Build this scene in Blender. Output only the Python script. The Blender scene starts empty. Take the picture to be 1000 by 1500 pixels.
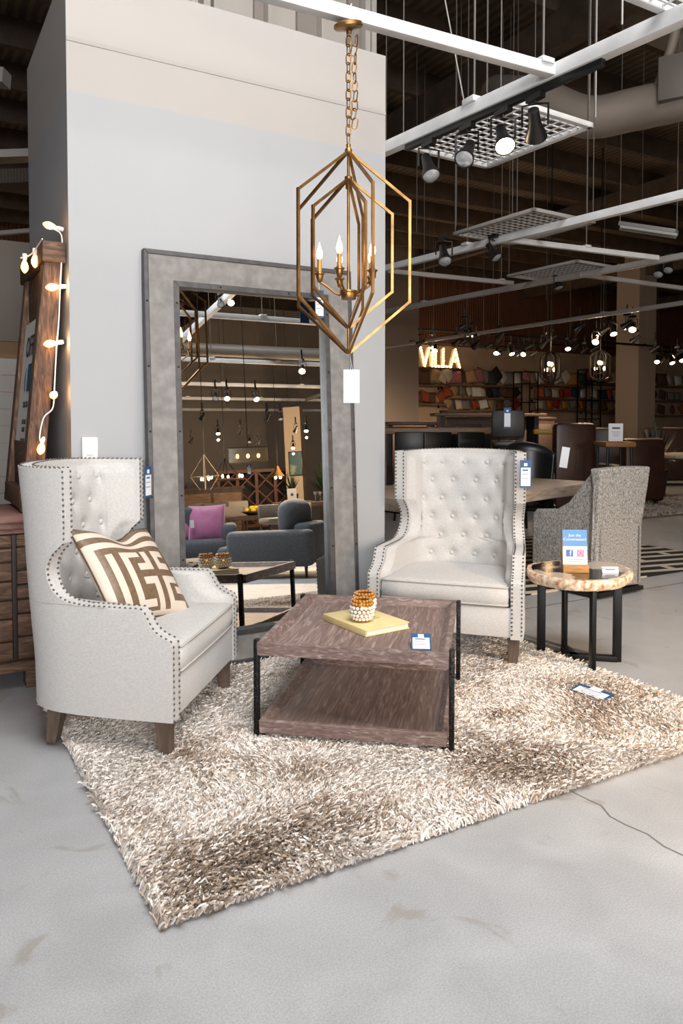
import bpy, bmesh, math, random
from mathutils import Vector as V, Matrix
S = bpy.context.scene
COL = S.collection
PI = math.pi
rnd = random.Random(7)

# ------------------------------------------------------------------ camera
F, CH, HOR = 1120.0, 1.3, 614.0
PITCH = math.atan(.037)
YAW = math.radians(30)
PPX, PPY = 500.0, HOR + F * math.tan(PITCH)
CAMP = V((0, 0, CH))
CR = V((math.cos(YAW), -math.sin(YAW), 0))
CF = V((math.sin(YAW), math.cos(YAW), 0))
CFW = CF * math.cos(PITCH) - V((0, 0, 1)) * math.sin(PITCH)
CUP = CF * math.sin(PITCH) + V((0, 0, 1)) * math.cos(PITCH)
def ray(px, py): return CFW + CR * ((px - PPX) / F) - CUP * ((py - PPY) / F)
def G(px, py, z=0.0):
    d = ray(px, py); return CAMP + d * ((z - CH) / d.z)
def D(px, py, dep): return CAMP + ray(px, py) * dep
def PV(px, py, v):
    d = ray(px, py); return CAMP + d * (v / d.y)
# the mirror plane, used to find where the things seen in the mirror really stand
MA = math.radians(3.0)
MN = V((0, -math.cos(MA), math.sin(MA)))
MP = V((0, 3.785, 0))
def MRay(px, py):
    d = ray(px, py); t = (MP - CAMP).dot(MN) / d.dot(MN)
    return CAMP + d * t, d - MN * (2 * d.dot(MN)), t
def MG(px, py, z=0.0):
    o, d, t = MRay(px, py); return o + d * ((z - o.z) / d.z)
def MD(px, py, dep):
    o, d, t = MRay(px, py); return o + d * (dep - t)

cam = bpy.data.cameras.new('camera'); camo = bpy.data.objects.new('camera', cam); COL.objects.link(camo)
cam.sensor_fit = 'VERTICAL'; cam.sensor_height = 36.0; cam.lens = F / 1500 * 36.0
cam.shift_y = (PPY - 750) / 1500.0
cam.clip_start = .05; cam.clip_end = 200
camo.location = CAMP
camo.rotation_euler = Matrix((CR, CUP, -CFW)).transposed().to_euler()
S.camera = camo

# ------------------------------------------------------------------ materials
def lin(c):
    if isinstance(c, str): c = [int(c[i:i + 2], 16) / 255 for i in (0, 2, 4)]
    return tuple((x / 12.92 if x <= .04045 else ((x + .055) / 1.055) ** 2.4) for x in c) + (1.0,)
MATS = {}
def mat(name, col, rough=.6, metal=0.0, col2=None, scale=8.0, kind='noise', bump=0.0, bscale=None, stretch=(1, 1, 1),
        contrast=(.35, .65), emit=0.0, ecol=None, trans=0.0, coat=0.0, alpha=1.0, spec=None, col3=None, detail=6.0, bdist=.004, sheen=0.0):
    if name in MATS: return MATS[name]
    m = bpy.data.materials.new(name); m.use_nodes = True
    N, L = m.node_tree.nodes, m.node_tree.links
    b = N['Principled BSDF']
    b.inputs['Base Color'].default_value = lin(col); b.inputs['Roughness'].default_value = rough
    b.inputs['Metallic'].default_value = metal
    if trans: b.inputs['Transmission Weight'].default_value = trans
    if coat: b.inputs['Coat Weight'].default_value = coat; b.inputs['Coat Roughness'].default_value = .15
    if sheen: b.inputs['Sheen Weight'].default_value = sheen
    if spec is not None: b.inputs['Specular IOR Level'].default_value = spec
    if alpha < 1: b.inputs['Alpha'].default_value = alpha
    if emit:
        b.inputs['Emission Color'].default_value = lin(ecol or col); b.inputs['Emission Strength'].default_value = emit
    tc = N.new('ShaderNodeTexCoord'); mp = N.new('ShaderNodeMapping'); mp.inputs['Scale'].default_value = stretch
    L.new(tc.outputs['Object'], mp.inputs['Vector'])
    fac = None
    if col2 is not None or (bump and kind != 'noise'):
        if kind == 'noise':
            t = N.new('ShaderNodeTexNoise'); t.inputs['Scale'].default_value = scale; t.inputs['Detail'].default_value = detail
            fac = t.outputs['Fac']
        elif kind == 'wood':
            t = N.new('ShaderNodeTexNoise'); t.inputs['Scale'].default_value = scale; t.inputs['Detail'].default_value = 5
            t.inputs['Distortion'].default_value = 1.6; fac = t.outputs['Fac']
        elif kind == 'wave':
            t = N.new('ShaderNodeTexWave'); t.inputs['Scale'].default_value = scale; t.inputs['Distortion'].default_value = 1.5
            t.inputs['Detail'].default_value = 3; fac = t.outputs['Fac']
        elif kind == 'voronoi':
            t = N.new('ShaderNodeTexVoronoi'); t.inputs['Scale'].default_value = scale; fac = t.outputs['Distance']
        elif kind == 'weave':
            t = N.new('ShaderNodeTexWave'); t.inputs['Scale'].default_value = scale; t.bands_direction = 'X'
            t2 = N.new('ShaderNodeTexWave'); t2.inputs['Scale'].default_value = scale; t2.bands_direction = 'Z'
            for q in (t, t2): q.inputs['Distortion'].default_value = 2.5; q.inputs['Detail'].default_value = 2; q.inputs['Detail Scale'].default_value = 2
            L.new(mp.outputs[0], t2.inputs['Vector'])
            mx = N.new('ShaderNodeMath'); mx.operation = 'MULTIPLY'
            L.new(t.outputs['Fac'], mx.inputs[0]); L.new(t2.outputs['Fac'], mx.inputs[1]); fac = mx.outputs[0]
        L.new(mp.outputs[0], t.inputs['Vector'])
    if col2 is not None:
        r = N.new('ShaderNodeValToRGB'); e = r.color_ramp.elements
        e[0].position, e[1].position = contrast; e[0].color, e[1].color = lin(col), lin(col2)
        if col3 is not None:
            q = e.new((contrast[0] + contrast[1]) / 2); q.color = lin(col3)
        L.new(fac, r.inputs[0]); L.new(r.outputs[0], b.inputs['Base Color'])
    if bump:
        bp = N.new('ShaderNodeBump'); bp.inputs['Strength'].default_value = bump; bp.inputs['Distance'].default_value = bdist
        if fac is not None and bscale is None: L.new(fac, bp.inputs['Height'])
        else:
            t3 = N.new('ShaderNodeTexNoise'); t3.inputs['Scale'].default_value = bscale or scale; t3.inputs['Detail'].default_value = 5
            L.new(mp.outputs[0], t3.inputs['Vector']); L.new(t3.outputs['Fac'], bp.inputs['Height'])
        L.new(bp.outputs[0], b.inputs['Normal'])
    MATS[name] = m
    return m

# ------------------------------------------------------------------ mesh builder
class MB:
    def __init__(s): s.bm = bmesh.new()
    def box(s, c, sz, rz=0.0, bev=0.0, seg=2, M=None):
        m = Matrix.Translation(V(c)) @ Matrix.Rotation(rz, 4, 'Z') @ Matrix.Diagonal((sz[0], sz[1], sz[2], 1))
        if M is not None: m = M @ m
        r = bmesh.ops.create_cube(s.bm, size=1.0, matrix=m)
        if bev > 0:
            es = list({e for v in r['verts'] for e in v.link_edges})
            bmesh.ops.bevel(s.bm, geom=es, offset=bev, segments=seg, affect='EDGES', profile=.5)
        return s
    def bar(s, p0, p1, w, h, up=(0, 0, 1), bev=0.0):
        p0, p1 = V(p0), V(p1); d = p1 - p0; l = d.length; x = d.normalized(); u = V(up)
        if abs(x.dot(u)) > .98: u = V((1, 0, 0)) if abs(x.x) < .9 else V((0, 1, 0))
        y = u.cross(x).normalized(); z = x.cross(y)
        M = Matrix((x, y, z)).transposed().to_4x4(); M.translation = (p0 + p1) / 2
        return s.box((0, 0, 0), (l, w, h), 0, bev, 2, M)
    def ring(s, c, x, y, r, n, ry=None):
        return [s.bm.verts.new(c + x * (r * math.cos(2 * PI * i / n)) + y * ((ry or r) * math.sin(2 * PI * i / n))) for i in range(n)]
    def face(s, vs):
        try: return s.bm.faces.new(vs)
        except ValueError: return None
    def bridge(s, a, b):
        n = len(a)
        for i in range(n): s.face((a[i], a[(i + 1) % n], b[(i + 1) % n], b[i]))
    def tube(s, pts, r, n=8, closed=False, caps=True):
        pts = [V(p) for p in pts]; k = len(pts); rr = r if isinstance(r, (list, tuple)) else [r] * k
        rings = []; px = None
        for i, p in enumerate(pts):
            if closed: t = pts[(i + 1) % k] - pts[i - 1]
            else: t = pts[min(i + 1, k - 1)] - pts[max(i - 1, 0)]
            t.normalize()
            if px is None:
                u = V((0, 0, 1)) if abs(t.z) < .9 else V((1, 0, 0)); x = u.cross(t).normalized()
            else:
                x = px - t * px.dot(t)
                if x.length < 1e-6: x = V((1, 0, 0))
                x.normalize()
            px = x; y = t.cross(x); rings.append(s.ring(p, x, y, rr[i], n))
        for i in range(k - 1): s.bridge(rings[i], rings[i + 1])
        if closed: s.bridge(rings[-1], rings[0])
        elif caps: s.face(rings[0][::-1]); s.face(rings[-1])
        return s
    def cyl(s, p0, p1, r0, r1=None, n=12): return s.tube([p0, p1], [r0, r0 if r1 is None else r1], n)
    def lathe(s, prof, n=20, c=(0, 0, 0), axis=None, cap=True):
        c = V(c); M = Matrix.Identity(3)
        if axis is not None: M = V((0, 0, 1)).rotation_difference(V(axis)).to_matrix()
        rings = []
        for r, z in prof:
            rings.append(s.ring(c + M @ V((0, 0, z)), M @ V((1, 0, 0)), M @ V((0, 1, 0)), max(r, 1e-4), n))
        for i in range(len(rings) - 1): s.bridge(rings[i], rings[i + 1])
        if cap: s.face(rings[0][::-1]); s.face(rings[-1])
        return s
    def ball(s, c, r, n=10, sc=(1, 1, 1)):
        bmesh.ops.create_uvsphere(s.bm, u_segments=n, v_segments=max(4, n // 2 + 1), radius=r, matrix=Matrix.Translation(V(c)) @ Matrix.Diagonal((*sc, 1)))
        return s
    def prism(s, pts, z0, z1, M=None):
        M = M or Matrix.Identity(4)
        a = [s.bm.verts.new(M @ V((p[0], p[1], z0))) for p in pts]; b = [s.bm.verts.new(M @ V((p[0], p[1], z1))) for p in pts]
        s.face(a[::-1]); s.face(b); s.bridge(a, b); return s
    def loft(s, rings, cap=True, closed=True):
        R = [[s.bm.verts.new(V(p)) for p in r] for r in rings]
        for a, b in zip(R, R[1:]):
            n = len(a)
            for i in range(n if closed else n - 1): s.face((a[i], a[(i + 1) % n], b[(i + 1) % n], b[i]))
        if cap and closed: s.face(R[0][::-1]); s.face(R[-1])
        return s
    def grid(s, fn, nu, nv, mi=None):
        g = [[s.bm.verts.new(V(fn(i / nu, j / nv))) for j in range(nv + 1)] for i in range(nu + 1)]
        for i in range(nu):
            for j in range(nv):
                f = s.face((g[i][j], g[i + 1][j], g[i + 1][j + 1], g[i][j + 1]))
                if f and mi: f.material_index = mi(i, j)
        return g
    def build(s, name, m, parent=None, smooth=40, loc=None, fix=True, bevel=0.0):
        if fix: bmesh.ops.recalc_face_normals(s.bm, faces=s.bm.faces)
        me = bpy.data.meshes.new(name); s.bm.to_mesh(me); s.bm.free()
        for q in (m if isinstance(m, (list, tuple)) else [m]): me.materials.append(q)
        if smooth:
            me.polygons.foreach_set('use_smooth', [True] * len(me.polygons)); me.set_sharp_from_angle(angle=math.radians(smooth))
        o = bpy.data.objects.new(name, me); COL.objects.link(o)
        if parent is not None: o.parent = parent
        if loc is not None: o.location = loc
        if bevel:
            b = o.modifiers.new('bevel', 'BEVEL'); b.width = bevel; b.segments = 2; b.limit_method = 'ANGLE'; b.angle_limit = math.radians(40)
        return o

def tag(o, label, cat, group=None, kind=None):
    o['label'] = label; o['category'] = cat
    if group: o['group'] = group
    if kind: o['kind'] = kind
    return o
def thing(name, label, cat, loc=(0, 0, 0), rz=0.0, group=None):
    o = bpy.data.objects.new(name, None); COL.objects.link(o); o.location = loc; o.rotation_euler = (0, 0, rz); o.empty_display_size = .1
    return tag(o, label, cat, group)
def struct(name, mb, m, smooth=0, **k):
    o = mb.build(name, m, smooth=smooth, **k); o['kind'] = 'structure'; return o
def dup(root, loc, rz, label=None, group=None, scale=None):
    r = root.copy(); COL.objects.link(r); r.location = loc; r.rotation_euler = (0, 0, rz)
    if scale: r.scale = scale
    if label: r['label'] = label
    if group: r['group'] = group
    for ch in list(root.children):
        c = ch.copy(); COL.objects.link(c); c.parent = r
        for g in list(ch.children):
            d = g.copy(); COL.objects.link(d); d.parent = c
    return r
def text(name, body, size, m, parent, loc, rot, ext=.0006, align='CENTER', spacing=1.0):
    c = bpy.data.curves.new(name, 'FONT'); c.body = body; c.size = size; c.extrude = ext; c.align_x = align; c.align_y = 'CENTER'; c.space_character = spacing
    c.materials.append(m); c.resolution_u = 3
    q = bpy.data.objects.new(name + '_curve', c); COL.objects.link(q)
    me = bpy.data.meshes.new_from_object(q.evaluated_get(bpy.context.evaluated_depsgraph_get())); me.name = name
    COL.objects.unlink(q); bpy.data.objects.remove(q)
    o = bpy.data.objects.new(name, me); COL.objects.link(o); o.parent = parent; o.location = loc; o.rotation_euler = rot
    return o
def ss(a, b, x):
    t = max(0.0, min(1.0, (x - a) / (b - a))); return t * t * (3 - 2 * t)
def interp(tab, x):
    if x <= tab[0][0]: return tab[0][1]
    for (x0, y0), (x1, y1) in zip(tab, tab[1:]):
        if x <= x1: return y0 + (y1 - y0) * (x - x0) / (x1 - x0)
    return tab[-1][1]

# palette
LINEN = mat('linen', 'bab7b3', .9, col2='cac7c4', scale=90, bump=.35, bscale=260, bdist=.0012, contrast=(.3, .7), stretch=(1, 1, 2.2), detail=3, sheen=.2)
LINENW = mat('linen_welt', 'b9b3ab', .9)
NAIL = mat('nailhead_pewter', '6a6560', .35, 1.0)
CHAIRLEG = mat('weathered_leg', '54463b', .6, col2='69574a', kind='wood', scale=9, stretch=(3, 3, .4), bump=.2)
CTWOOD = mat('greywashed_brown_wood', '6b5750', .55, col2='b7a69e', kind='wood', scale=5.5, stretch=(.8, 9, 9), contrast=(.34, .78), bump=.3, col3='877169', bdist=.002)
CTWOODX = mat('greywashed_brown_rim', '6c5852', .55, col2='b0a098', kind='wood', scale=8.0, stretch=(2, 2, 9), contrast=(.40, .74), bump=.25, col3='826e67', bdist=.002)
IRON = mat('hammered_black_iron', '201f1f', .42, .7, col2='4a4644', scale=90, contrast=(.5, .75), bump=.9, bscale=80, bdist=.005)
BLACK = mat('black_steel', '171717', .45, .5)
GOLD = mat('aged_gold', '9e7643', .38, .85, col2='66482a', scale=14, contrast=(.4, .75))
CANDLE = mat('gilt_candle_sleeve', 'b58a48', .5, .4)
BULB = mat('lit_flame_bulb', 'ffd9a0', .3, emit=14.0, ecol='ffcf96')
WARMBULB = mat('lit_amber_bulb', 'ffb65c', .3, emit=9.0, ecol='ffb055')
SPOTLENS = mat('lit_spot_lens', 'ffe2b8', .3, emit=22.0, ecol='ffdcae')
SPOTOFF = mat('unlit_spot_lens', 'cfd3d6', .15, .6)
SILVER = mat('polished_aluminium', 'c8cacc', .25, .9)
WHITEPAINT = mat('white_rail_paint', 'dcdcdc', .5, col2='c9c9c8', scale=5, bump=.05)
GREYPAINT = mat('grey_rail_paint', '9a9590', .5)
TAGBLUE = mat('tag_navy', '27507c', .55)
TAGWHITE = mat('tag_white', 'eceff4', .6)
TAGGREY = mat('tag_print_grey', '7a8290', .6)
CONCRETE = mat('concrete_look_panel', '75716d', .8, col2='8f8b87', scale=16, contrast=(.3, .7), bump=.25, detail=12, col3='827e7a')
TRIMDARK = mat('dark_grey_metal_trim', '4d4b4c', .5, .5, col2='5c5a5a', scale=20)
MIRROR = mat('mirror_glass', 'e6e9ea', .0, 1.0)
WHITE = mat('plain_white', 'e8e8e6', .6)
ROD = mat('dull_hanger_rod', '5c554f', .6)
DARKWOOD = mat('dark_brown_wood', '3a2a22', .5, col2='523a2c', kind='wood', scale=5, stretch=(1, 6, 6))
BLKPLAST = mat('black_satin', '121212', .4)
SKY, EXPO = 13.3, 0.0
# ================================================================== THE SETTING
def floor_mat():
    m = bpy.data.materials.new('polished_concrete_floor'); m.use_nodes = True
    N, L = m.node_tree.nodes, m.node_tree.links; b = N['Principled BSDF']
    tc = N.new('ShaderNodeTexCoord')
    def noise(sc, det, dist=0):
        t = N.new('ShaderNodeTexNoise'); t.inputs['Scale'].default_value = sc; t.inputs['Detail'].default_value = det
        t.inputs['Distortion'].default_value = dist; L.new(tc.outputs['Object'], t.inputs['Vector']); return t
    big = noise(.55, 5, .4); mid = noise(4.0, 8, .8); fine = noise(190, 4)
    r = N.new('ShaderNodeValToRGB'); e = r.color_ramp.elements
    e[0].position, e[1].position = .32, .68; e[0].color, e[1].color = lin('99999a'), lin('b3b3b4')
    a = N.new('ShaderNodeMath'); a.operation = 'MULTIPLY_ADD'; a.inputs[1].default_value = .45
    L.new(mid.outputs['Fac'], a.inputs[0])
    a2 = N.new('ShaderNodeMath'); a2.operation = 'MULTIPLY'; a2.inputs[1].default_value = .55
    L.new(big.outputs['Fac'], a2.inputs[0]); L.new(a2.outputs[0], a.inputs[2]); L.new(a.outputs[0], r.inputs[0])
    # small mineral specks
    sp = N.new('ShaderNodeValToRGB'); sp.color_ramp.elements[0].position = .38; sp.color_ramp.elements[1].position = .62
    sp.color_ramp.elements[0].color = (.87, .87, .87, 1); sp.color_ramp.elements[1].color = (1.07, 1.07, 1.07, 1)
    L.new(fine.outputs['Fac'], sp.inputs[0])
    mx = N.new('ShaderNodeMix'); mx.data_type = 'RGBA'; mx.blend_type = 'MULTIPLY'; mx.inputs['Factor'].default_value = 1
    L.new(r.outputs[0], mx.inputs['A']); L.new(sp.outputs[0], mx.inputs['B'])
    # brown blotchy stains
    st = noise(2.9, 9, 1.8); sr = N.new('ShaderNodeValToRGB'); sr.color_ramp.elements[0].position = .615; sr.color_ramp.elements[1].position = .66
    L.new(st.outputs['Fac'], sr.inputs[0])
    mx2 = N.new('ShaderNodeMix'); mx2.data_type = 'RGBA'; mx2.inputs['B'].default_value = lin('8d8478')
    sm = N.new('ShaderNodeMath'); sm.operation = 'MULTIPLY'; sm.inputs[1].default_value = .5
    L.new(sr.outputs[0], sm.inputs[0]); L.new(sm.outputs[0], mx2.inputs['Factor']); L.new(mx.outputs['Result'], mx2.inputs['A'])
    L.new(mx2.outputs['Result'], b.inputs['Base Color'])
    rr = N.new('ShaderNodeMapRange'); rr.inputs['To Min'].default_value = .42; rr.inputs['To Max'].default_value = .62
    L.new(mid.outputs['Fac'], rr.inputs['Value']); L.new(rr.outputs[0], b.inputs['Roughness'])
    bp = N.new('ShaderNodeBump'); bp.inputs['Strength'].default_value = .03; bp.inputs['Distance'].default_value = .001
    L.new(fine.outputs['Fac'], bp.inputs['Height']); L.new(bp.outputs[0], b.inputs['Normal'])
    return m
FLOORM = floor_mat()
CRACK = mat('floor_joint_filler', '6e6c69', .9)
U0, U1, V0, V1, ZC = -9.0, 32.0, -13.0, 21.0, 6.4
struct('floor', MB().box(((U0 + U1) / 2, (V0 + V1) / 2, -.1), (U1 - U0 + 8, V1 - V0 + 8, .2)), FLOORM)
# saw-cut joint and hairline crack in the slab
j0 = G(765, 901); j1 = G(1000, 847)
jv = (j0.y + j1.y) / 2
struct('trim_1', MB().box((j0.x + 4.5, jv, .0005), (14, .012, .002)), CRACK)
ck = MB()
cpts = [G(*p) for p in ((838, 1160), (862, 1172), (880, 1180), (893, 1196), (915, 1208), (948, 1222), (972, 1240), (1010, 1258))]
for a, b in zip(cpts, cpts[1:]): ck.bar(a + V((0, 0, .0004)), b + V((0, 0, .0004)), .006, .0012)
struct('trim_2', ck, CRACK)

def band_mat(name, low, high, z):
    m = bpy.data.materials.new(name); m.use_nodes = True
    N, L = m.node_tree.nodes, m.node_tree.links; b = N['Principled BSDF']; b.inputs['Roughness'].default_value = .75
    tc = N.new('ShaderNodeTexCoord'); sx = N.new('ShaderNodeSeparateXYZ'); L.new(tc.outputs['Object'], sx.inputs[0])
    g = N.new('ShaderNodeMath'); g.operation = 'GREATER_THAN'; g.inputs[1].default_value = z; L.new(sx.outputs['Z'], g.inputs[0])
    mx = N.new('ShaderNodeMix'); mx.data_type = 'RGBA'; mx.inputs['A'].default_value = lin(low); mx.inputs['B'].default_value = lin(high)
    L.new(g.outputs[0], mx.inputs['Factor'])
    n = N.new('ShaderNodeTexNoise'); n.inputs['Scale'].default_value = 1.6; n.inputs['Detail'].default_value = 3; L.new(tc.outputs['Object'], n.inputs['Vector'])
    r = N.new('ShaderNodeMapRange'); r.inputs['To Min'].default_value = .95; r.inputs['To Max'].default_value = 1.04; L.new(n.outputs['Fac'], r.inputs['Value'])
    mu = N.new('ShaderNodeMix'); mu.data_type = 'RGBA'; mu.blend_type = 'MULTIPLY'; mu.inputs['Factor'].default_value = 1
    L.new(mx.outputs['Result'], mu.inputs['A']); L.new(r.outputs[0], mu.inputs['B']); L.new(mu.outputs['Result'], b.inputs['Base Color'])
    f = N.new('ShaderNodeTexNoise'); f.inputs['Scale'].default_value = 160; L.new(tc.outputs['Object'], f.inputs['Vector'])
    bp = N.new('ShaderNodeBump'); bp.inputs['Strength'].default_value = .08; bp.inputs['Distance'].default_value = .002
    L.new(f.outputs['Fac'], bp.inputs['Height']); L.new(bp.outputs[0], b.inputs['Normal'])
    return m
PARTW = band_mat('display_wall_paint', 'a7a7a8', 'aea8a2', 2.885)
WU0, WU1, WV, WZ = .725, 2.556, 3.9, 3.47
struct('wall_display', MB().box(((WU0 + WU1) / 2, WV + .63, WZ / 2), (WU1 - WU0, 1.26, WZ)), PARTW)
struct('trim_3', MB().box(((WU0 + WU1) / 2, WV - .0015, 3.13), (WU1 - WU0, .003, .02)), mat('plaster_joint', 'a8a29c', .8))

BEIGE = mat('warm_beige_wall', 'b39a82', .8, col2='bfa78e', scale=1.5)
BROWNSLAT = mat('brown_corrugated_cladding', '5a3520', .75, col2='6e4329', kind='wave', scale=3.2, contrast=(.2, .8), bump=.5, bdist=.03)
DARKWALL = mat('dark_store_wall', '5d5148', .8, col2='6a5d52', scale=1.2)
struct('wall_back', MB().box(((U0 + U1) / 2, V1 + .1, 1.9), (U1 - U0, .2, 3.8)), BEIGE)
struct('wall_back_upper', MB().box(((U0 + U1) / 2, V1 + .1, (3.8 + ZC) / 2), (U1 - U0, .24, ZC - 3.8)), BROWNSLAT)
struct('wall_left', MB().box((U0 - .1, (V0 + V1) / 2 + 4, ZC / 2), (.2, V1 - V0 - 8, ZC)), DARKWALL)
struct('wall_right', MB().box((U1 + .1, (V0 + V1) / 2, ZC / 2), (.2, V1 - V0, ZC)), DARKWALL)
struct('wall_rear', MB().box(((2.6 + U1) / 2, V0 - .1, ZC / 2), (U1 - 2.6, .2, ZC)), mat('rear_cream_wall', 'c4b9ae', .8, col2='cdc2b7', scale=1.5))
OU0, OU1, OZ, FV = -2.7, 1.7, 5.6, -2.6        # the open storefront behind the photographer
struct('wall_return', MB().box((2.6, (V0 + FV) / 2, ZC / 2), (.25, FV - V0, ZC)), DARKWALL)
fw = MB(); fw.box(((U0 + OU0) / 2, FV, ZC / 2), (OU0 - U0, .25, ZC)); fw.box(((OU1 + 2.725) / 2, FV, ZC / 2), (2.725 - OU1, .25, ZC))
fw.box(((OU0 + OU1) / 2, FV, (OZ + ZC) / 2), (OU1 - OU0, .25, ZC - OZ)); fw.box(((OU0 + OU1) / 2, FV, .4), (OU1 - OU0, .25, .8))  # lintel, and an unseen sill added to cut daylight under the furniture
struct('wall_front', fw, DARKWALL)
CEIL = mat('dark_timber_deck', '564a3f', .85, col2='71624f', kind='wave', scale=2.2, contrast=(.3, .9), bump=.4, bdist=.02)
KU0, KU1, KV0, KV1 = -.7, 3.5, -2.4, 1.4       # unseen skylight over the shop front, added to brighten the floor
cb = MB(); cb.box(((U0 + U1) / 2, (V0 + KV0) / 2, ZC + .1), (U1 - U0 + .4, KV0 - V0, .2)); cb.box(((U0 + U1) / 2, (V1 + KV1) / 2, ZC + .1), (U1 - U0 + .4, V1 - KV1, .2))
cb.box(((U0 + KU0) / 2, (KV0 + KV1) / 2, ZC + .1), (KU0 - U0, KV1 - KV0, .2)); cb.box(((U1 + KU1) / 2, (KV0 + KV1) / 2, ZC + .1), (U1 - KU1, KV1 - KV0, .2))
struct('ceiling', cb, CEIL)
JOIST = mat('dark_joist', '44382f', .8, col2='534538', scale=4)
for i in range(14):
    v = 2.6 + i * 1.35
    struct('trim_%d' % (10 + i), MB().box(((U0 + U1) / 2, v, ZC - .18), (U1 - U0, .09, .36)), JOIST)
for i in range(6):
    u = -6 + i * 6.4
    struct('trim_%d' % (40 + i), MB().box((u, (V0 + V1) / 2, ZC - .55), (.2, V1 - V0, .42)), JOIST)
# pale clerestory framing that stands higher than the display wall, seen over its top edge
PALE = mat('pale_cladding', 'cfc8bf', .7, col2='d8d2ca', scale=2)
PALEG = mat('grey_recess_panel', 'a79f97', .7)
cu0, cu1, cv = 1.3, PV(548, 40, 6.2).x, 6.2
cl = MB(); cl.box(((cu0 + cu1) / 2, cv + .15, 4.6), (cu1 - cu0, .1, 3.6)); struct('wall_clerestory', cl, PALE)
k = 0
for px0, px1 in ((244, 264), (275, 285), (377, 390), (440, 468), (515, 531)):
    a = PV(px0, 40, cv).x; b = PV(px1, 40, cv).x
    struct('trim_%d' % (60 + k), MB().box(((a + b) / 2, cv + .085, 4.6), (b - a, .05, 3.6)), PALEG); k += 1
for px0, px1 in ((296, 306), (311, 318), (390, 396), (468, 474), (532, 539), (541, 548)):
    a = PV(px0, 40, cv).x; b = PV(px1, 40, cv).x
    struct('trim_%d' % (60 + k), MB().box(((a + b) / 2, cv + .03, 4.6), (b - a, .14, 3.6)), PALE); k += 1

# columns of the far hall
COLM = mat('painted_column', '9c8d81', .8)
def column(n, u0, u1, v0, v1, m=COLM, zt=ZC):
    return struct(n, MB().box(((u0 + u1) / 2, (v0 + v1) / 2, zt / 2), (u1 - u0, v1 - v0, zt)), m)
p0 = PV(935, 520, 15.5); p1 = PV(960, 520, 15.5); dd = ray(902, 520)
column('wall_column_right', p0.x, p1.x, 15.5, p0.x * dd.y / dd.x)
p0 = PV(578, 520, 18.5); p1 = PV(613, 520, 18.5)
column('wall_column_left', p0.x - 1.5, p1.x, 18.5, 19.6, mat('grey_column_paint', '665c56', .8))
# far left shop wall, seen past the cabinet: grey upper board and white shiplap below
SHIP = mat('white_shiplap', 'a9a49e', .7)
sl = MB()
lv = 7.5; la = PV(-60, 560, lv).x; lb = PV(60, 560, lv).x
for i in range(12):
    sl.box(((la + lb) / 2, lv, .1 + i * .152), (lb - la, .03, .146))
struct('wall_shiplap', sl, SHIP)
struct('wall_left_upper', MB().box(((la + lb) / 2, lv + .01, 2.45), (lb - la, .05, .9)), mat('taupe_board', '6e645b', .8))
# ================================================================== WING CHAIRS
def catmull(pts, n):
    pts = [V(p) for p in pts]; P = [pts[0] * 2 - pts[1]] + pts + [pts[-1] * 2 - pts[-2]]; out = []
    for i in range(1, len(P) - 2):
        for k in range(n):
            t = k / n; a, b, c, d = P[i - 1:i + 3]
            out.append(.5 * ((2 * b) + (c - a) * t + (2 * a - 5 * b + 4 * c - d) * t * t + (3 * b - a - 3 * c + d) * t ** 3))
    out.append(pts[-1]); return out
class Path:                                              # arc-length parametrised plan curve
    def __init__(s, pts):
        s.p = pts; s.l = [0]
        for a, b in zip(pts, pts[1:]): s.l.append(s.l[-1] + (b - a).length)
        s.L = s.l[-1]
    def at(s, x):
        x = max(0, min(s.L, x)); lo, hi = 0, len(s.l) - 1
        while hi - lo > 1:
            m = (lo + hi) // 2
            if s.l[m] <= x: lo = m
            else: hi = m
        d = s.l[hi] - s.l[lo]; t = (x - s.l[lo]) / d if d else 0
        return s.p[lo].lerp(s.p[hi], t), (s.p[hi] - s.p[lo]).normalized()
_half = catmull([(.415, -.40, 0), (.402, -.15, 0), (.386, .0, 0), (.364, .105, 0), (.312, .195, 0), (.22, .245, 0), (.10, .266, 0), (0, .27, 0)], 8)
PLAN = Path(_half + [V((-p.x, p.y, 0)) for p in reversed(_half[:-1])])
LH = PLAN.L / 2
TH = .064
SF = [(.15, 0), (.445, 0), (.462, .012), (.475, .045), (.49, .068), (.512, .088), (.54, .102), (.568, .118), (.5765, .13), (.5775, .36), (.585, .415), (.60, .452), (.63, .482),
      (.67, .50), (.705, .503), (.74, .494), (.775, .47), (.80, .443), (.812, .432), (1.098, .425)]
def sfz(z): return interp(SF, z)
def chair_pt(s, z, off):
    """point of the U-shaped shell: s along the plan curve, z up, off inward from the outer face"""
    p, t = PLAN.at(s); n = V((-t.y, t.x, 0))
    q = p + n * off
    w = ss(-.15, .26, p.y)
    q.y += w * .075 * max(0, z - .35) / .75
    belly = -.012 * math.sin(PI * min(1, z / .9)) * w
    q.y -= belly
    q.z = z + (.012 * math.cos(PI * p.x / .8) if z > 1.09 else 0)
    return q
ZR = [.155, .162, .2, .26, .32, .38, .42, .445, .455, .462, .468, .475, .483, .49, .5, .512, .525, .54, .555, .568, .5765, .5775, .581, .585, .592, .60, .615, .63, .65, .67, .69, .705,
      .72, .74, .76, .775, .79, .80, .812, .84, .88, .94, 1.0, 1.05, 1.088, 1.098]
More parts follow.
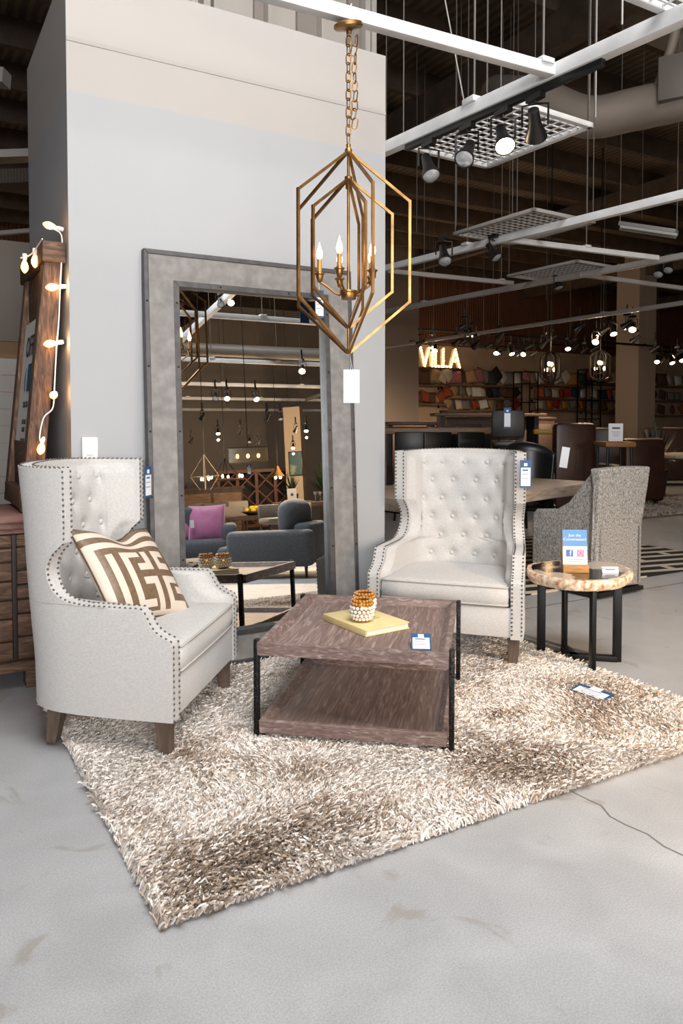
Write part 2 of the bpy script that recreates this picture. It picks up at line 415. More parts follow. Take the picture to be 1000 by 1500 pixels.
def make_wing_chair(label, loc, rz):
    root = thing('wing_chair', label, 'armchair', loc, rz, 'tufted wing chairs')
    b = MB(); NC = 44
    def rows(off, inset=0.0):
        return [[chair_pt(sfz(z) + (PLAN.L - 2 * sfz(z)) * j / NC, z + (-0.0), off) for j in range(NC + 1)] for z in ZR]
    O = [[b.bm.verts.new(p) for p in r] for r in rows(0)]; I = [[b.bm.verts.new(p) for p in r] for r in rows(TH)]
    n = len(ZR)
    for i in range(n - 1):
        for j in range(NC):
            b.face((O[i][j], O[i][j + 1], O[i + 1][j + 1], O[i + 1][j])); b.face((I[i][j], I[i + 1][j], I[i + 1][j + 1], I[i][j + 1]))
        b.face((O[i][0], O[i + 1][0], I[i + 1][0], I[i][0])); b.face((O[i][NC], I[i][NC], I[i + 1][NC], O[i + 1][NC]))
    for j in range(NC):
        b.face((O[0][j], I[0][j], I[0][j + 1], O[0][j + 1])); b.face((O[-1][j], O[-1][j + 1], I[-1][j + 1], I[-1][j]))
    b.build('shell', LINEN, root, smooth=50, bevel=.009)
    # padded buttoned inner back
    btn = []
    zr = [1.03, .92, .81, .70, .59, .48]
    for k, z in enumerate(zr):
        xs = [-.29, -.145, 0, .145, .29] if k in (0, 2) else ([-.15, 0, .15] if k == 4 else [-.2175, -.0725, .0725, .2175])
        btn += [(x, z) for x in xs]
    def padoff(s, z):
        lim = LH - sfz(z) - .012; x = s - LH
        e = ss(0, .09, lim - abs(x)) * ss(0, .05, 1.085 - z)
        d = .034 * e
        for bx, bz in btn:
            r2 = (x - bx) ** 2 + (z - bz) ** 2
            if r2 < .02: d -= .017 * math.exp(-r2 / .00075) + .008 * math.exp(-r2 / .004)
        return TH + .002 + max(d, -.0)
    def padpt(u, v):
        z = .36 + (1.085 - .36) * v; lim = LH - sfz(z) - .012
        s = LH + lim * (2 * u - 1); return chair_pt(s, z, padoff(s, z))
    MB_ = MB(); MB_.grid(padpt, 110, 76); tb = MB_.build('tufted_back', LINEN, root, smooth=180)
    for bx, bz in btn:
        s = LH + bx; p = chair_pt(s, bz, padoff(s, bz) + .003); q = chair_pt(s, bz, padoff(s, bz) + .02)
        o = MB().lathe([(.0, -.004), (.011, -.003), (.0135, .001), (.011, .005), (.005, .0075), (0, .008)], 10, p, (q - p)).build('button', LINEN, tb, smooth=60)
    # nailhead rows: one along the outer edge, one along the inner edge of the frame
    for nm, off, side in (('outer', .0075, 0), ('inner', TH - .0075, 1)):
        m = MB()
        pts = []
        zz = [.16]
        for z0, z1 in zip(ZR[1:], ZR[2:]):
            k = 4
            zz += [z0 + (z1 - z0) * i / k for i in range(k)]
        left = [chair_pt(sfz(z), z, off) for z in zz]
        zt = 1.098
        top = [chair_pt(sfz(zt) + (PLAN.L - 2 * sfz(zt)) * i / 90, zt, off) for i in range(91)]
        right = [chair_pt(PLAN.L - sfz(z), z, off) for z in reversed(zz)]
        poly = left + top + right
        acc = 0.0; last = poly[0]; step = .0215
        for i in range(1, len(poly)):
            a, c = poly[i - 1], poly[i]; d = (c - a).length
            if d < 1e-6: continue
            while acc + d >= step:
                t = (step - acc) / d; a = a + (c - a) * t; d = (c - a).length; acc = 0
                z = min(a.z, 1.098)
                # outward normal of the frame's narrow face
                if i <= len(left): pa, pb = a, chair_pt(sfz(min(z, 1.1)) + .02, z, off)
                elif i <= len(left) + len(top): pa, pb = a, a - V((0, 0, .02))
                else: pa, pb = a, chair_pt(PLAN.L - sfz(min(z, 1.1)) - .02, z, off)
                if len(left) < i <= len(left) + len(top): nrm = V((0, 0, 1))
                else:
                    tg = (c - a); across = chair_pt(sfz(min(z, 1.1)) if i <= len(left) else PLAN.L - sfz(min(z, 1.1)), z, off + .01) - chair_pt(sfz(min(z, 1.1)) if i <= len(left) else PLAN.L - sfz(min(z, 1.1)), z, off)
                    nrm = tg.cross(across)
                    if nrm.length < 1e-9: nrm = V((0, -1, 0))
                    nrm.normalize()
                    if i > len(left) + len(top): nrm = nrm
                    body = (pb - pa)
                    if nrm.dot(body) > 0: nrm = -nrm
                m.ball(a + nrm * .0005, .0054, 6)
            acc += d
        m.build('nailhead_trim', NAIL, root, smooth=180, fix=False)
    # seat cushion with crowned top, piping
    outl = []
    hw = lambda y: interp([(-.40, .338), (-.15, .328), (.0, .311), (.09, .288), (.16, .24)], y)
    for y in (-.392, -.30, -.15, -.05, .03, .1): outl.append(V((hw(y), y, 0)))
    outl += [V((.23, .155, 0)), V((.12, .172, 0)), V((0, .176, 0))]
    outl = catmull(outl, 3); outl = outl + [V((-p.x, p.y, 0)) for p in reversed(outl[:-1])]
    front = [V((x, -.402 - .006 * math.cos(x * 4), 0)) for x in (-.33, -.22, -.11, 0, .11, .22, .33)]
    outl += front
    c0 = V((0, -.12, 0)); rings = []
    for kk, z in ((.02, .318), (.96, .318), (1.0, .330), (1.008, .37), (1.0, .412), (.965, .428), (.85, .437), (.6, .444), (.3, .448), (.02, .449)):
        rings.append([c0 + (p - c0) * kk + V((0, 0, z)) for p in outl])
    cu = MB().loft(rings).build('seat_cushion', LINEN, root, smooth=60)
    for z in (.421, .328): MB().tube([c0 + (p - c0) * 1.0 + V((0, 0, z)) for p in outl], .0045, 6, True).build('piping', LINENW, cu, smooth=180)
    MB().box((0, -.383, .238), (.75, .03, .155), 0, .008).box((0, -.13, .20), (.60, .48, .07)).build('front_rail', LINEN, root)
    for sx in (-1, 1):
        for y0, y1 in ((-.345, -.355), (.13, .155)):
            m = MB(); rr = []
            for z, w, yy in ((.165, .030, y0), (.08, .026, y0 + (y1 - y0) * .4), (0, .021, y1)):
                x = sx * ((.362 if y0 < 0 else .285) + (.0 if y0 < 0 else .0))
                rr.append([V((x - w, yy - w, z)), V((x + w, yy - w, z)), V((x + w, yy + w, z)), V((x - w, yy + w, z))])
            m.loft(rr).build('leg', CHAIRLEG, root, smooth=0, bevel=.003)
    return root
RUGZ = .012
c1 = make_wing_chair('cream linen wing chair at the left holding the patterned brown pillow', (.807, 3.316, RUGZ), math.radians(51.3))
c2 = make_wing_chair('grey linen buttoned wing chair facing us between the mirror and the side table', (2.766, 3.464, RUGZ), math.radians(-48.7))

# ------------------------------------------------------------------ patterned pillow
PCREAM = mat('pillow_cream', 'd8c9b8', .85, bump=.2, bscale=120, bdist=.001)
PBROWN = mat('pillow_brown_satin', '6d5742', .45, col2='7d6650', scale=60, bump=.15)
PAT = '''
############################
############################
............................
............................
############################
############################
............................
............................
..########################..
..########################..
..##..##......#..##.....##..
..##..##......#..##.....##..
..##..##..#####..##..#####..
..##..##..#####..##..#####..
..##..##..##.....##.....##..
..##..##..##.....##.....##..
..##..##..################..
..##..##..################..
..##..##..##.....##......#..
..##..##..##.....##......#..
..##..##..#####..##..#####..
..##..##..#####..##..##.....
..##..##..#####..##..##.....
..##..##..#####..##..#######
..##..##......#..##..#######
..##..##......#..##.......##
..##..#########..##.......##
............................
'''.split()
def pillow(name, label, cat, w, h, th, mats, loc, rot, group=None, pat=None, chop=0.0, n=28, parent=None):
    m = MB()
    def side(sg):
        def fn(u, v):
            x, y = 2 * u - 1, 2 * v - 1
            ex = (1 - x * x); ey = (1 - y * y)
            px = x * (1 - .07 * (1 - abs(x)) * 0 - .06 * ey * abs(x) ** 3 * 0 - .055 * (1 - y * y) * abs(x) ** 4) * w / 2
            py = y * (1 - .055 * (1 - x * x) * abs(y) ** 4) * h / 2
            if y > 0 and chop: py -= chop * math.exp(-(x * 2.6) ** 2) * ss(.1, 1, y)
            t = th / 2 * (max(ex, 0) ** .5) * (max(ey, 0) ** .5)
            if chop: t *= 1 - .35 * math.exp(-(x * 3) ** 2) * ss(.0, 1, y)
            return (px, py, sg * t)
        return fn
    g = m.grid(side(1), n, n, (lambda i, j: 1 if pat and pat[min(27, int((1 - (j + .5) / n) * 28))][min(27, int((i + .5) / n * 28))] == '#' else 0))
    m.grid(side(-1), n, n)
    bmesh.ops.remove_doubles(m.bm, verts=m.bm.verts, dist=.0005)
    o = m.build(name, mats, parent, smooth=180)
    o.location = loc; o.rotation_euler = rot
    if parent is None: tag(o, label, cat, group)
    return o
# local frame of chair one: front is -y; the pillow leans back against the tufted back, a little to its far side
def chair_mat(c): return Matrix.Translation(c.location) @ Matrix.Rotation(c.rotation_euler.z, 4, 'Z')
Mp = chair_mat(c1) @ Matrix.Translation((.023, -.050, .622)) @ Matrix.Rotation(math.radians(-13.9), 4, 'Z') @ Matrix.Rotation(math.radians(50), 4, 'X') @ Matrix.Rotation(math.radians(-8.7), 4, 'Z')
pil = pillow('throw_pillow', 'square throw pillow with brown and cream key pattern on the left wing chair', 'pillow', .47, .47, .15, [PCREAM, PBROWN], (0, 0, 0), (0, 0, 0), None, PAT, .055, 56)
pil.matrix_world = Mp
pil.location, pil.rotation_euler = Mp.to_translation(), Mp.to_euler()
pip = MB(); e = []
for i in range(40):
    t = i / 10; sdx = int(t); f = t - sdx
    x, y = [(-1 + 2 * f, -1), (1, -1 + 2 * f), (1 - 2 * f, 1), (-1, 1 - 2 * f)][sdx]
    px = x * (1 - .055 * (1 - y * y) * abs(x) ** 4) * .235; py = y * (1 - .055 * (1 - x * x) * abs(y) ** 4) * .235
    if y > 0: py -= .055 * math.exp(-(x * 2.6) ** 2) * ss(.1, 1, y)
    e.append((px, py, 0))
pip.tube(e, .004, 6, True).build('piping', mat('pillow_edge', '4d3a2c', .6), pil, smooth=180)

# ------------------------------------------------------------------ price tags
def price_tag(label, w, h, M, group='printed price tags', lines=3, back=False, string=None, name='price_tag'):
    """card in the local xz plane facing -y, hung from its top edge"""
    o = MB().box((0, 0, -h / 2), (w, .0014, h), 0).build(name, TAGBLUE if not back else TAGWHITE, None, smooth=0)
    tag(o, label, 'tag', group)
    o.location, o.rotation_euler = M.to_translation(), M.to_euler()
    if not back:
        MB().box((0, -.001, -h * .60), (w * .84, .001, h * .66)).build('white_panel', TAGWHITE, o, smooth=0)
        MB().box((0, -.0012, -h * .16), (w * .30, .001, w * .26)).build('logo_mark', TAGWHITE, o, smooth=0)
        for i in range(lines):
            MB().box((-.04 * w, -.0018, -h * (.36 + .15 * i)), (w * (.5 if i == 0 else .62), .0006, h * (.05 if i == 0 else .022))).build('print_line', TAGGREY if i else TAGBLUE, o, smooth=0)
    else:
        MB().box((0, .001, -h / 2), (w, .001, h)).build('navy_side', TAGBLUE, o, smooth=0)
    if string:
        MB().tube([V(p) for p in string], .0012, 5).build('string', TAGWHITE, o)
    return o
# tag over the right wing of chair two, and one over the far wing of chair one
p2 = chair_mat(c2) @ V((.385, -.01, 1.06))
price_tag('navy and white price tag hanging on the right wing of the grey wing chair', .062, .155, Matrix.Translation(G(760, 668, 1.11) * 0 + p2) @ Matrix.Rotation(math.radians(-35), 4, 'Z'))
p1 = chair_mat(c1) @ V((.405, .035, 1.06))
price_tag('price tag seen almost edge on beside the far wing of the cream wing chair', .07, .15, Matrix.Translation(p1) @ Matrix.Rotation(math.radians(48), 4, 'Z'))
# ================================================================== COFFEE TABLE
CTA = math.radians(49.5); CTC = V((1.772, 2.842, RUGZ))
CTL, CTW, CTH = .865, .755, .405          # along local x, along local y, top of the rim
def tray(m, L, W, z0, z1, th, flare=.03):
    """shallow tray: flat boards with four bevelled rims"""
    fl = MB().box((0, 0, z0 + .012), (L - .02, W - .02, .024)); rim = MB()
    ou = [V((-L / 2, -W / 2, 0)), V((L / 2, -W / 2, 0)), V((L / 2, W / 2, 0)), V((-L / 2, W / 2, 0))]
    def sc(k, z): return [V((math.copysign(abs(p.x) - k, p.x), math.copysign(abs(p.y) - k, p.y), z)) for p in ou]
    A, B, Cc, Dd = sc(.002, z0), sc(0, z1), sc(th, z1), sc(th + flare, z0 + .022)
    for i in range(4):
        j = (i + 1) % 4
        ring = [[A[i], A[j]], [B[i], B[j]], [Cc[i], Cc[j]], [Dd[i], Dd[j]]]
        vs = [[rim.bm.verts.new(p) for p in r] for r in ring]
        for a, b in zip(vs, vs[1:] + vs[:1]): rim.face((a[0], a[1], b[1], b[0]))
        rim.face([v[0] for v in vs][::-1]); rim.face([v[1] for v in vs])
    return fl, rim
ct = thing('coffee_table', 'square two tier coffee table with grey brown wooden trays on the shag rug', 'coffee table', CTC, CTA)
for nm, z0, z1, L, W in (('top_tray', CTH - .052, CTH, CTL, CTW), ('lower_tray', .040, .092, CTL - .012, CTW - .012)):
    f, r = tray(None, L, W, z0, z1, .020)
    fo = f.build(nm, CTWOOD, ct, smooth=0)
    ro = r.build('tray_rim', CTWOODX, fo, smooth=0, bevel=.0025)
for sx in (-1, 1):
    for sy in (-1, 1):
        m = MB().box((sx * (CTL / 2 - .035), sy * (CTW / 2 + .009), CTH / 2 + .003), (.028, .021, CTH + .006), 0, .003)
        m.build('leg', IRON, ct, smooth=40)
for sy in (-1, 1):
    MB().box((0, sy * (CTW / 2 - .02), .032), (CTL - .05, .018, .016), 0, .002).build('stretcher', IRON, ct)
TT = RUGZ + CTH - .028                       # top of the boards of the upper tray
Mct = Matrix.Translation(CTC) @ Matrix.Rotation(CTA, 4, 'Z')
bookc = V((1.775, 2.862, TT))
bk = thing('book', 'pale yellow hardback book lying flat on the coffee table', 'book', bookc, math.radians(4))
BKM = mat('yellow_cloth_cover', 'd9c48a', .7, col2='e2d09a', scale=12); PAGES = mat('page_block', 'e9e2cf', .8, col2='d8cfb8', kind='wave', scale=90, stretch=(0, 0, 1))
b = MB().box((0, 0, .0025), (.235, .33, .004), 0, .001).box((0, 0, .0275), (.235, .33, .004), 0, .001).box((-.1165, 0, .015), (.004, .33, .028), 0, .0015)
b.build('cover', BKM, bk); MB().box((.003, 0, .015), (.222, .318, .0215)).build('page_block', PAGES, bk, smooth=0)
m = MB(); 
for i in range(3): m.box((.03, -.03 + i * .02, .0298), (.05 - .008 * i, .010, .0006))
m.build('cover_stamp', mat('gilt_stamp', 'a98d4a', .5), bk, smooth=0)
def votive(label, c, rz):
    t = thing('votive_holder', label, 'candle holder', c, rz, 'beaded votive holders')
    prof = [(.030, 0), (.0335, .002), (.042, .018), (.0475, .04), (.047, .062), (.042, .080), (.0385, .092), (.0365, .092), (.040, .079), (.0445, .06), (.0445, .04), (.038, .018), (.03, .006), (0, .006)]
    MB().lathe(prof, 28, cap=False).build('glass_cup', mat('amber_mercury_glass', 'c98a2a', .15, .55, coat=.5), t)
    pr = [(.0405, .016), (.0468, .031), (.049, .047), (.0478, .063), (.0432, .078)]
    PE = mat('pearl_bead', 'ece6dc', .18, .1, coat=.6); AM = mat('amber_bead', 'b87a26', .15, .3, coat=.6)
    for k, (r, z) in enumerate(pr):
        m = MB(); n = 16
        for i in range(n):
            a = 2 * PI * (i + .5 * (k % 2)) / n; m.ball((r * math.cos(a), r * math.sin(a), z), .0088, 8, (1, 1, .95))
        m.build('bead_row', PE if k < 4 else AM, t, smooth=180)
    m = MB()
    for i in range(16):
        a = 2 * PI * i / 16; m.ball((.0395 * math.cos(a), .0395 * math.sin(a), .092), .0078, 8)
    m.build('bead_row', AM, t, smooth=180)
    return t
votive('front beaded pearl and amber votive standing on the yellow book', V((1.735, 2.825, TT + .0298)), 0)
votive('rear beaded votive on the yellow book, half hidden behind the front one', V((1.812, 2.93, TT + .0298)), .4)
tg = G(622, 947, TT)
Mt = Matrix.Translation(V((tg.x, tg.y, TT + .040)) + V((.012, .045, 0))) @ Matrix.Rotation(math.radians(-34), 4, 'Z') @ Matrix.Rotation(math.radians(-68), 4, 'X')
price_tag('small navy edged price tag propped on the coffee table top', .08, .105, Mt)

# ================================================================== SIDE TABLE
STC = V((3.12, 2.872, 0)); STZ = .50
st = thing('side_table', 'round petrified wood side table on crossed black steel legs', 'side table', STC, 0)
rs = random.Random(3)
def strad(a): return 1 + .045 * math.sin(2 * a + .6) + .03 * math.sin(3 * a + 1.9) + .012 * math.sin(7 * a)
STO = [V((.292 * strad(a) * math.cos(a), .272 * strad(a) * math.sin(a), 0)) for a in [2 * PI * i / 60 for i in range(60)]]
# bark rim: rough pale edge; inside: black and cream polished slab
RIMM = mat('fossil_bark_rim', 'a97c5a', .8, col2='f0e2d0', scale=38, bump=.7, bdist=.006, contrast=(.35, .65), col3='d8b99c')
SLAB = mat('polished_petrified_slab', '0c0a0b', .10, col2='cdbfb0', scale=2.6, contrast=(.37, .45), coat=.4, detail=9, stretch=(1, 1.3, 1), col3='2a2324')
rg = [[p * k + V((0, 0, z)) for p in STO] for k, z in ((.90, STZ - .056), (.965, STZ - .054), (1.0, STZ - .035), (1.005, STZ - .015), (.985, STZ - .001), (.90, STZ))]
mm = MB().loft(rg, cap=True); mm.build('bark_rim', RIMM, st, smooth=50)
MB().prism([p * .905 for p in STO], STZ - .004, STZ + .0012).build('slab_top', SLAB, st, smooth=30)
lf, lb_ = G(867, 990) - STC, G(826, 953) - STC
ll, lr = G(792, 962) - STC, G(903, 969) - STC
def frame_u(pa, pb, zt):
    pa, pb = V((pa.x, pa.y, 0)), V((pb.x, pb.y, 0)); d = (pb - pa).normalized()
    nrm = V((-d.y, d.x, 0))
    for p in (pa, pb):
        m = MB().bar(p + V((0, 0, 0)), p + V((0, 0, zt)), .045, .022, up=nrm, bev=.002); m.build('leg', BLACK, st)
    MB().bar(pa + V((0, 0, .016)), pb + V((0, 0, .016)), .044, .03, bev=.002).build('cross_bar', BLACK, st)
    MB().bar(pa + V((0, 0, zt - .012)), pb + V((0, 0, zt - .012)), .04, .02, bev=.002).build('cross_bar', BLACK, st)
frame_u(lf, lb_, STZ - .056); frame_u(ll, lr, STZ - .056)
# counter sign in its cork coloured block
sg = thing('counter_sign', 'upright blue and white social media card in a wooden block on the side table', 'sign', V((3.045, 2.83, STZ + .001)), math.radians(-35))
OAK = mat('light_oak_block', 'a97a42', .6, col2='c2935a', kind='wood', scale=16, stretch=(1, 5, 5), bump=.2)
MB().box((0, 0, .02), (.132, .055, .04), 0, .003).build('block', OAK, sg)
MB().box((-.062, .018, .1), (.006, .03, .16), 0, .001, M=Matrix.Rotation(math.radians(-9), 4, 'X')).build('back_support', OAK, sg)
ca = MB().box((0, 0, .095), (.125, .004, .19)).build('card', mat('card_white', 'f0f2f5', .4), sg, smooth=0); ca.location = (0, .0, .03); ca.rotation_euler = (math.radians(-9), 0, 0)
CB = mat('card_blue', '4a86bd', .4)
MB().box((0, -.0025, .147), (.125, .002, .086)).build('blue_band', CB, ca, smooth=0)
FR = (math.radians(90), 0, 0)
text('lettering', 'Join the\nConversation!', .0205, WHITE, ca, (0, -.0042, .150), FR)
FBB = mat('icon_blue', '2f5b9c', .4)
MB().box((-.028, -.003, .068), (.036, .002, .036), 0, .0).build('icon_square', FBB, ca, smooth=0)
text('lettering', 'f', .040, WHITE, ca, (-.024, -.0046, .067), FR)
PK = mat('icon_pink', 'd0588f', .4)
MB().box((.028, -.003, .068), (.036, .002, .036), 0, .0).build('icon_square', PK, ca, smooth=0)
m = MB(); m.tube([(.028 + .0085 * math.cos(a), -.0045, .068 + .0085 * math.sin(a)) for a in [2 * PI * i / 16 for i in range(16)]], .0012, 6, True)
q = [(.028 + x * .013, -.0045, .068 + y * .013) for x, y in ((-1, -1), (1, -1), (1, 1), (-1, 1))]; m.tube(q, .0012, 6, True); m.ball((.0365, -.0045, .0765), .0016, 6)
m.build('camera_icon', WHITE, ca)
for i in range(2): MB().box((0, -.0026, .036 - .011 * i), (.088 - .02 * i, .001, .0035)).build('print_line', mat('print_teal', '7aa6c4', .5), ca, smooth=0)
cd = thing('place_card', 'small white folded card lying on the right of the side table', 'card', V((3.185, 2.72, STZ + .0015)), math.radians(-30))
MB().box((0, 0, .016), (.085, .002, .034), 0, 0, M=Matrix.Rotation(math.radians(-28), 4, 'X')).build('front_leaf', TAGWHITE, cd, smooth=0)
MB().box((0, .0165, .0135), (.085, .002, .031), 0, 0, M=Matrix.Translation((0, .014, 0)) @ Matrix.Rotation(math.radians(28), 4, 'X') @ Matrix.Translation((0, -.014, 0))).build('rear_leaf', TAGWHITE, cd, smooth=0)
MB().box((0, -.0014, .017), (.05, .001, .005), 0, 0, M=Matrix.Rotation(math.radians(-28), 4, 'X')).build('print_line', TAGBLUE, cd, smooth=0)

# ================================================================== SHAG RUG
RU0, RU1, RV0, RV1 = .545, 3.035, 1.875, 3.655
rug = MB().box(((RU0 + RU1) / 2, (RV0 + RV1) / 2, .005), (RU1 - RU0 - .03, RV1 - RV0 - .03, .01)).build('shag_rug', mat('rug_backing', '6f6459', .95), None, smooth=0)
tag(rug, 'large beige and brown shag rug under the coffee table and wing chairs', 'rug')
def pile_mat():
    m = bpy.data.materials.new('shag_yarn'); m.use_nodes = True
    N, L = m.node_tree.nodes, m.node_tree.links; b = N['Principled BSDF']; b.inputs['Roughness'].default_value = .55
    b.inputs['Sheen Weight'].default_value = .3
    tc = N.new('ShaderNodeTexCoord'); n1 = N.new('ShaderNodeTexNoise'); n1.inputs['Scale'].default_value = 3.4; n1.inputs['Detail'].default_value = 6; n1.inputs['Distortion'].default_value = .8
    mp = N.new('ShaderNodeMapping'); mp.inputs['Scale'].default_value = (1, 1, 0); mp.inputs['Location'].default_value = (3.3, 1.2, 0); L.new(tc.outputs['Object'], mp.inputs[0]); L.new(mp.outputs[0], n1.inputs['Vector'])
    mp2 = N.new('ShaderNodeMapping'); mp2.inputs['Scale'].default_value = (1, 1, 0); L.new(tc.outputs['Object'], mp2.inputs[0])
    ge = N.new('ShaderNodeNewGeometry')
    a = N.new('ShaderNodeMath'); a.operation = 'MULTIPLY_ADD'; a.inputs[1].default_value = .40; L.new(ge.outputs['Random Per Island'], a.inputs[0])
    nf = N.new('ShaderNodeMath'); nf.operation = 'MULTIPLY_ADD'; nf.inputs[1].default_value = .55; nf.inputs[2].default_value = .205; L.new(n1.outputs['Fac'], nf.inputs[0]); acc = nf.outputs[0]
    for cx, cyy, rad, amt in ((.80, 2.02, .34, .26), (1.15, 2.08, .24, .20), (2.75, 2.35, .42, .22), (1.95, 2.02, .32, .22), (1.25, 2.42, .18, .18), (.95, 2.75, .16, .10), (2.45, 2.2, .25, .12), (2.2, 2.45, .16, .12), (.65, 2.9, .35, -.10), (.78, 2.45, .25, -.06), (1.5, 2.3, .25, -.06), (2.35, 2.7, .3, .08)):
        ds = N.new('ShaderNodeVectorMath'); ds.operation = 'DISTANCE'; ds.inputs[1].default_value = (cx, cyy, 0); L.new(mp2.outputs[0], ds.inputs[0])
        mr = N.new('ShaderNodeMapRange'); mr.interpolation_type = 'SMOOTHSTEP'; mr.inputs['From Min'].default_value = 0; mr.inputs['From Max'].default_value = rad; mr.inputs['To Min'].default_value = amt; mr.inputs['To Max'].default_value = 0
        L.new(ds.outputs['Value'], mr.inputs['Value']); ad = N.new('ShaderNodeMath'); L.new(acc, ad.inputs[0]); L.new(mr.outputs[0], ad.inputs[1]); acc = ad.outputs[0]
    s = N.new('ShaderNodeMath'); s.operation = 'SUBTRACT'; s.inputs[1].default_value = .20; L.new(acc, s.inputs[0]); L.new(s.outputs[0], a.inputs[2])
    r = N.new('ShaderNodeValToRGB'); e = r.color_ramp.elements
    e[0].position = .40; e[0].color = lin('efe8e0'); e[1].position = .86; e[1].color = lin('7b6650')
    for p, c in ((.55, 'e4dad0'), (.61, 'cfbdae'), (.68, 'a68f78')):
        q = e.new(p); q.color = lin(c)
    L.new(a.outputs[0], r.inputs[0]); L.new(r.outputs[0], b.inputs['Base Color'])
    return m
import numpy as np
def shag(name, u0, u1, v0, v1, n, hgt, wid, seed, m, parent, lean=.8):
    R = np.random.default_rng(seed)
    x = R.uniform(u0, u1, n); y = R.uniform(v0, v1, n); yaw = R.uniform(0, 2 * PI, n)
    h = hgt * R.uniform(.7, 1.25, n); w = wid * R.uniform(.6, 1.3, n)
    # yarn falls in soft drifts
    dr = np.sin(x * 5.1 + 2 * np.sin(y * 3.3)) * 1.3 + np.cos(y * 4.7 + 1.7 * np.sin(x * 2.9)) * 1.3
    ld = dr + R.normal(0, .9, n); lx, ly = np.cos(ld) * lean, np.sin(ld) * lean
    k = R.uniform(.3, 1.15, n); lx *= k; ly *= k
    wx, wy = np.cos(yaw), np.sin(yaw)
    prof = [(0, 0, .8), (.42, .38, 1.0), (.80, .88, .85), (.92, 1.45, .25)]
    P = np.zeros((n, 8, 3), np.float32)
    for i, (z, o, ww) in enumerate(prof):
        cx = x + lx * h * o; cy = y + ly * h * o; cz = .008 + h * z
        for s, sg in ((0, -1), (1, 1)):
            P[:, i * 2 + s, 0] = cx + sg * wx * w * ww / 2; P[:, i * 2 + s, 1] = cy + sg * wy * w * ww / 2; P[:, i * 2 + s, 2] = cz + (sg * .002)
    me = bpy.data.meshes.new(name); me.vertices.add(n * 8); me.vertices.foreach_set('co', P.reshape(-1))
    base = (np.arange(n) * 8)[:, None, None]; q = np.array([[0, 1, 3, 2], [2, 3, 5, 4], [4, 5, 7, 6]])[None]
    idx = (base + q).reshape(-1).astype(np.int32)
    me.loops.add(len(idx)); me.loops.foreach_set('vertex_index', idx)
    me.polygons.add(n * 3); me.polygons.foreach_set('loop_start', np.arange(0, n * 12, 4, dtype=np.int32)); me.polygons.foreach_set('loop_total', np.full(n * 3, 4, np.int32))
    me.polygons.foreach_set('use_smooth', np.ones(n * 3, bool)); me.update(calc_edges=True); me.materials.append(m)
    o = bpy.data.objects.new(name, me); COL.objects.link(o); o.parent = parent; o['kind'] = 'stuff'
    return o
YARN = pile_mat()
shag('yarn_pile', RU0, RU1, RV0 - .01, RV1, 190000, .030, .0060, 5, YARN, rug)
a, c = G(853, 1006, .045), G(903, 1022, .045)
ang = math.atan2(c.y - a.y, c.x - a.x); mid = (a + c) / 2
Mr = Matrix.Translation(V((mid.x, mid.y, .047)) + V((.02, .03, 0))) @ Matrix.Rotation(ang, 4, 'Z') @ Matrix.Rotation(math.radians(-83), 4, 'X')
price_tag('navy edged price tag lying on the right end of the shag rug', (c - a).length * 1.05, .085, Mr, lines=4)

# ================================================================== LEANING MIRROR
MU0, MU1, MH = 1.078, 2.292, 2.165
FA = math.radians(3.0)
mir = thing('floor_mirror', 'tall floor mirror in a grey concrete frame leaning on the display wall', 'mirror', ((MU0 + MU1) / 2, 3.745, 0), 0)
W2 = (MU1 - MU0) / 2
fr = bpy.data.objects
def frame_rect(o, i, z0, z1, y0, y1):
    """picture-frame shape: outer half width o, inner i; bottom and top rails"""
    m = MB()
    (ox, oz0, oz1), (ix, iz0, iz1) = o, i
    outer = [(-ox, oz0), (ox, oz0), (ox, oz1), (-ox, oz1)]; inner = [(-ix, iz0), (ix, iz0), (ix, iz1), (-ix, iz1)]
    for k in range(4):
        l = (k + 1) % 4; vs = []
        for (p, q) in ((outer[k], outer[l]), (inner[k], inner[l])):
            for y in (y0, y1): vs.append([m.bm.verts.new((p[0], y, p[1])), m.bm.verts.new((q[0], y, q[1]))])
        a, b_, c_, d_ = vs     # outer y0, outer y1, inner y0, inner y1
        m.face((a[0], a[1], c_[1], c_[0])); m.face((b_[0], d_[0], d_[1], b_[1])); m.face((a[0], b_[0], b_[1], a[1])); m.face((c_[0], c_[1], d_[1], d_[0]))
        m.face((a[0], c_[0], d_[0], b_[0])); m.face((a[1], b_[1], d_[1], c_[1]))
    return m
o1 = (W2, .0, MH); o2 = (W2 - .024, .024, MH - .024); o3 = (W2 - .152, .152, MH - .150); o4 = (W2 - .182, .182, MH - .180)
parts = []
parts.append(frame_rect(o1, o2, 0, 0, 0, .055).build('outer_trim', TRIMDARK, mir, smooth=0, bevel=.003))
parts.append(frame_rect(o2, o3, 0, 0, .006, .05).build('concrete_panel', CONCRETE, mir, smooth=0))
parts.append(frame_rect(o3, o4, 0, 0, .002, .06).build('inner_trim', TRIMDARK, mir, smooth=0, bevel=.002))
riv = MB()
for sx in (-1, 1):
    for k in range(6):
        z = .25 + k * .33; riv.ball((sx * (W2 - .012), -.001, z), .0055, 8, (1, .5, 1)); riv.ball((sx * (W2 - .167), .001, z), .0055, 8, (1, .5, 1))
    riv.ball((sx * .2, .001, MH - .165), .0055, 8, (1, .5, 1))
parts.append(riv.build('rivet_heads', mat('dark_rivet', '2b2a2a', .4, .8), mir))
parts.append(MB().box((0, .058, MH / 2), (2 * W2 - .03, .006, MH - .03)).build('back_board', DARKWOOD, mir, smooth=0))
for p in parts: p.rotation_euler = (-FA, 0, 0)
g = MB(); iw = W2 - .178
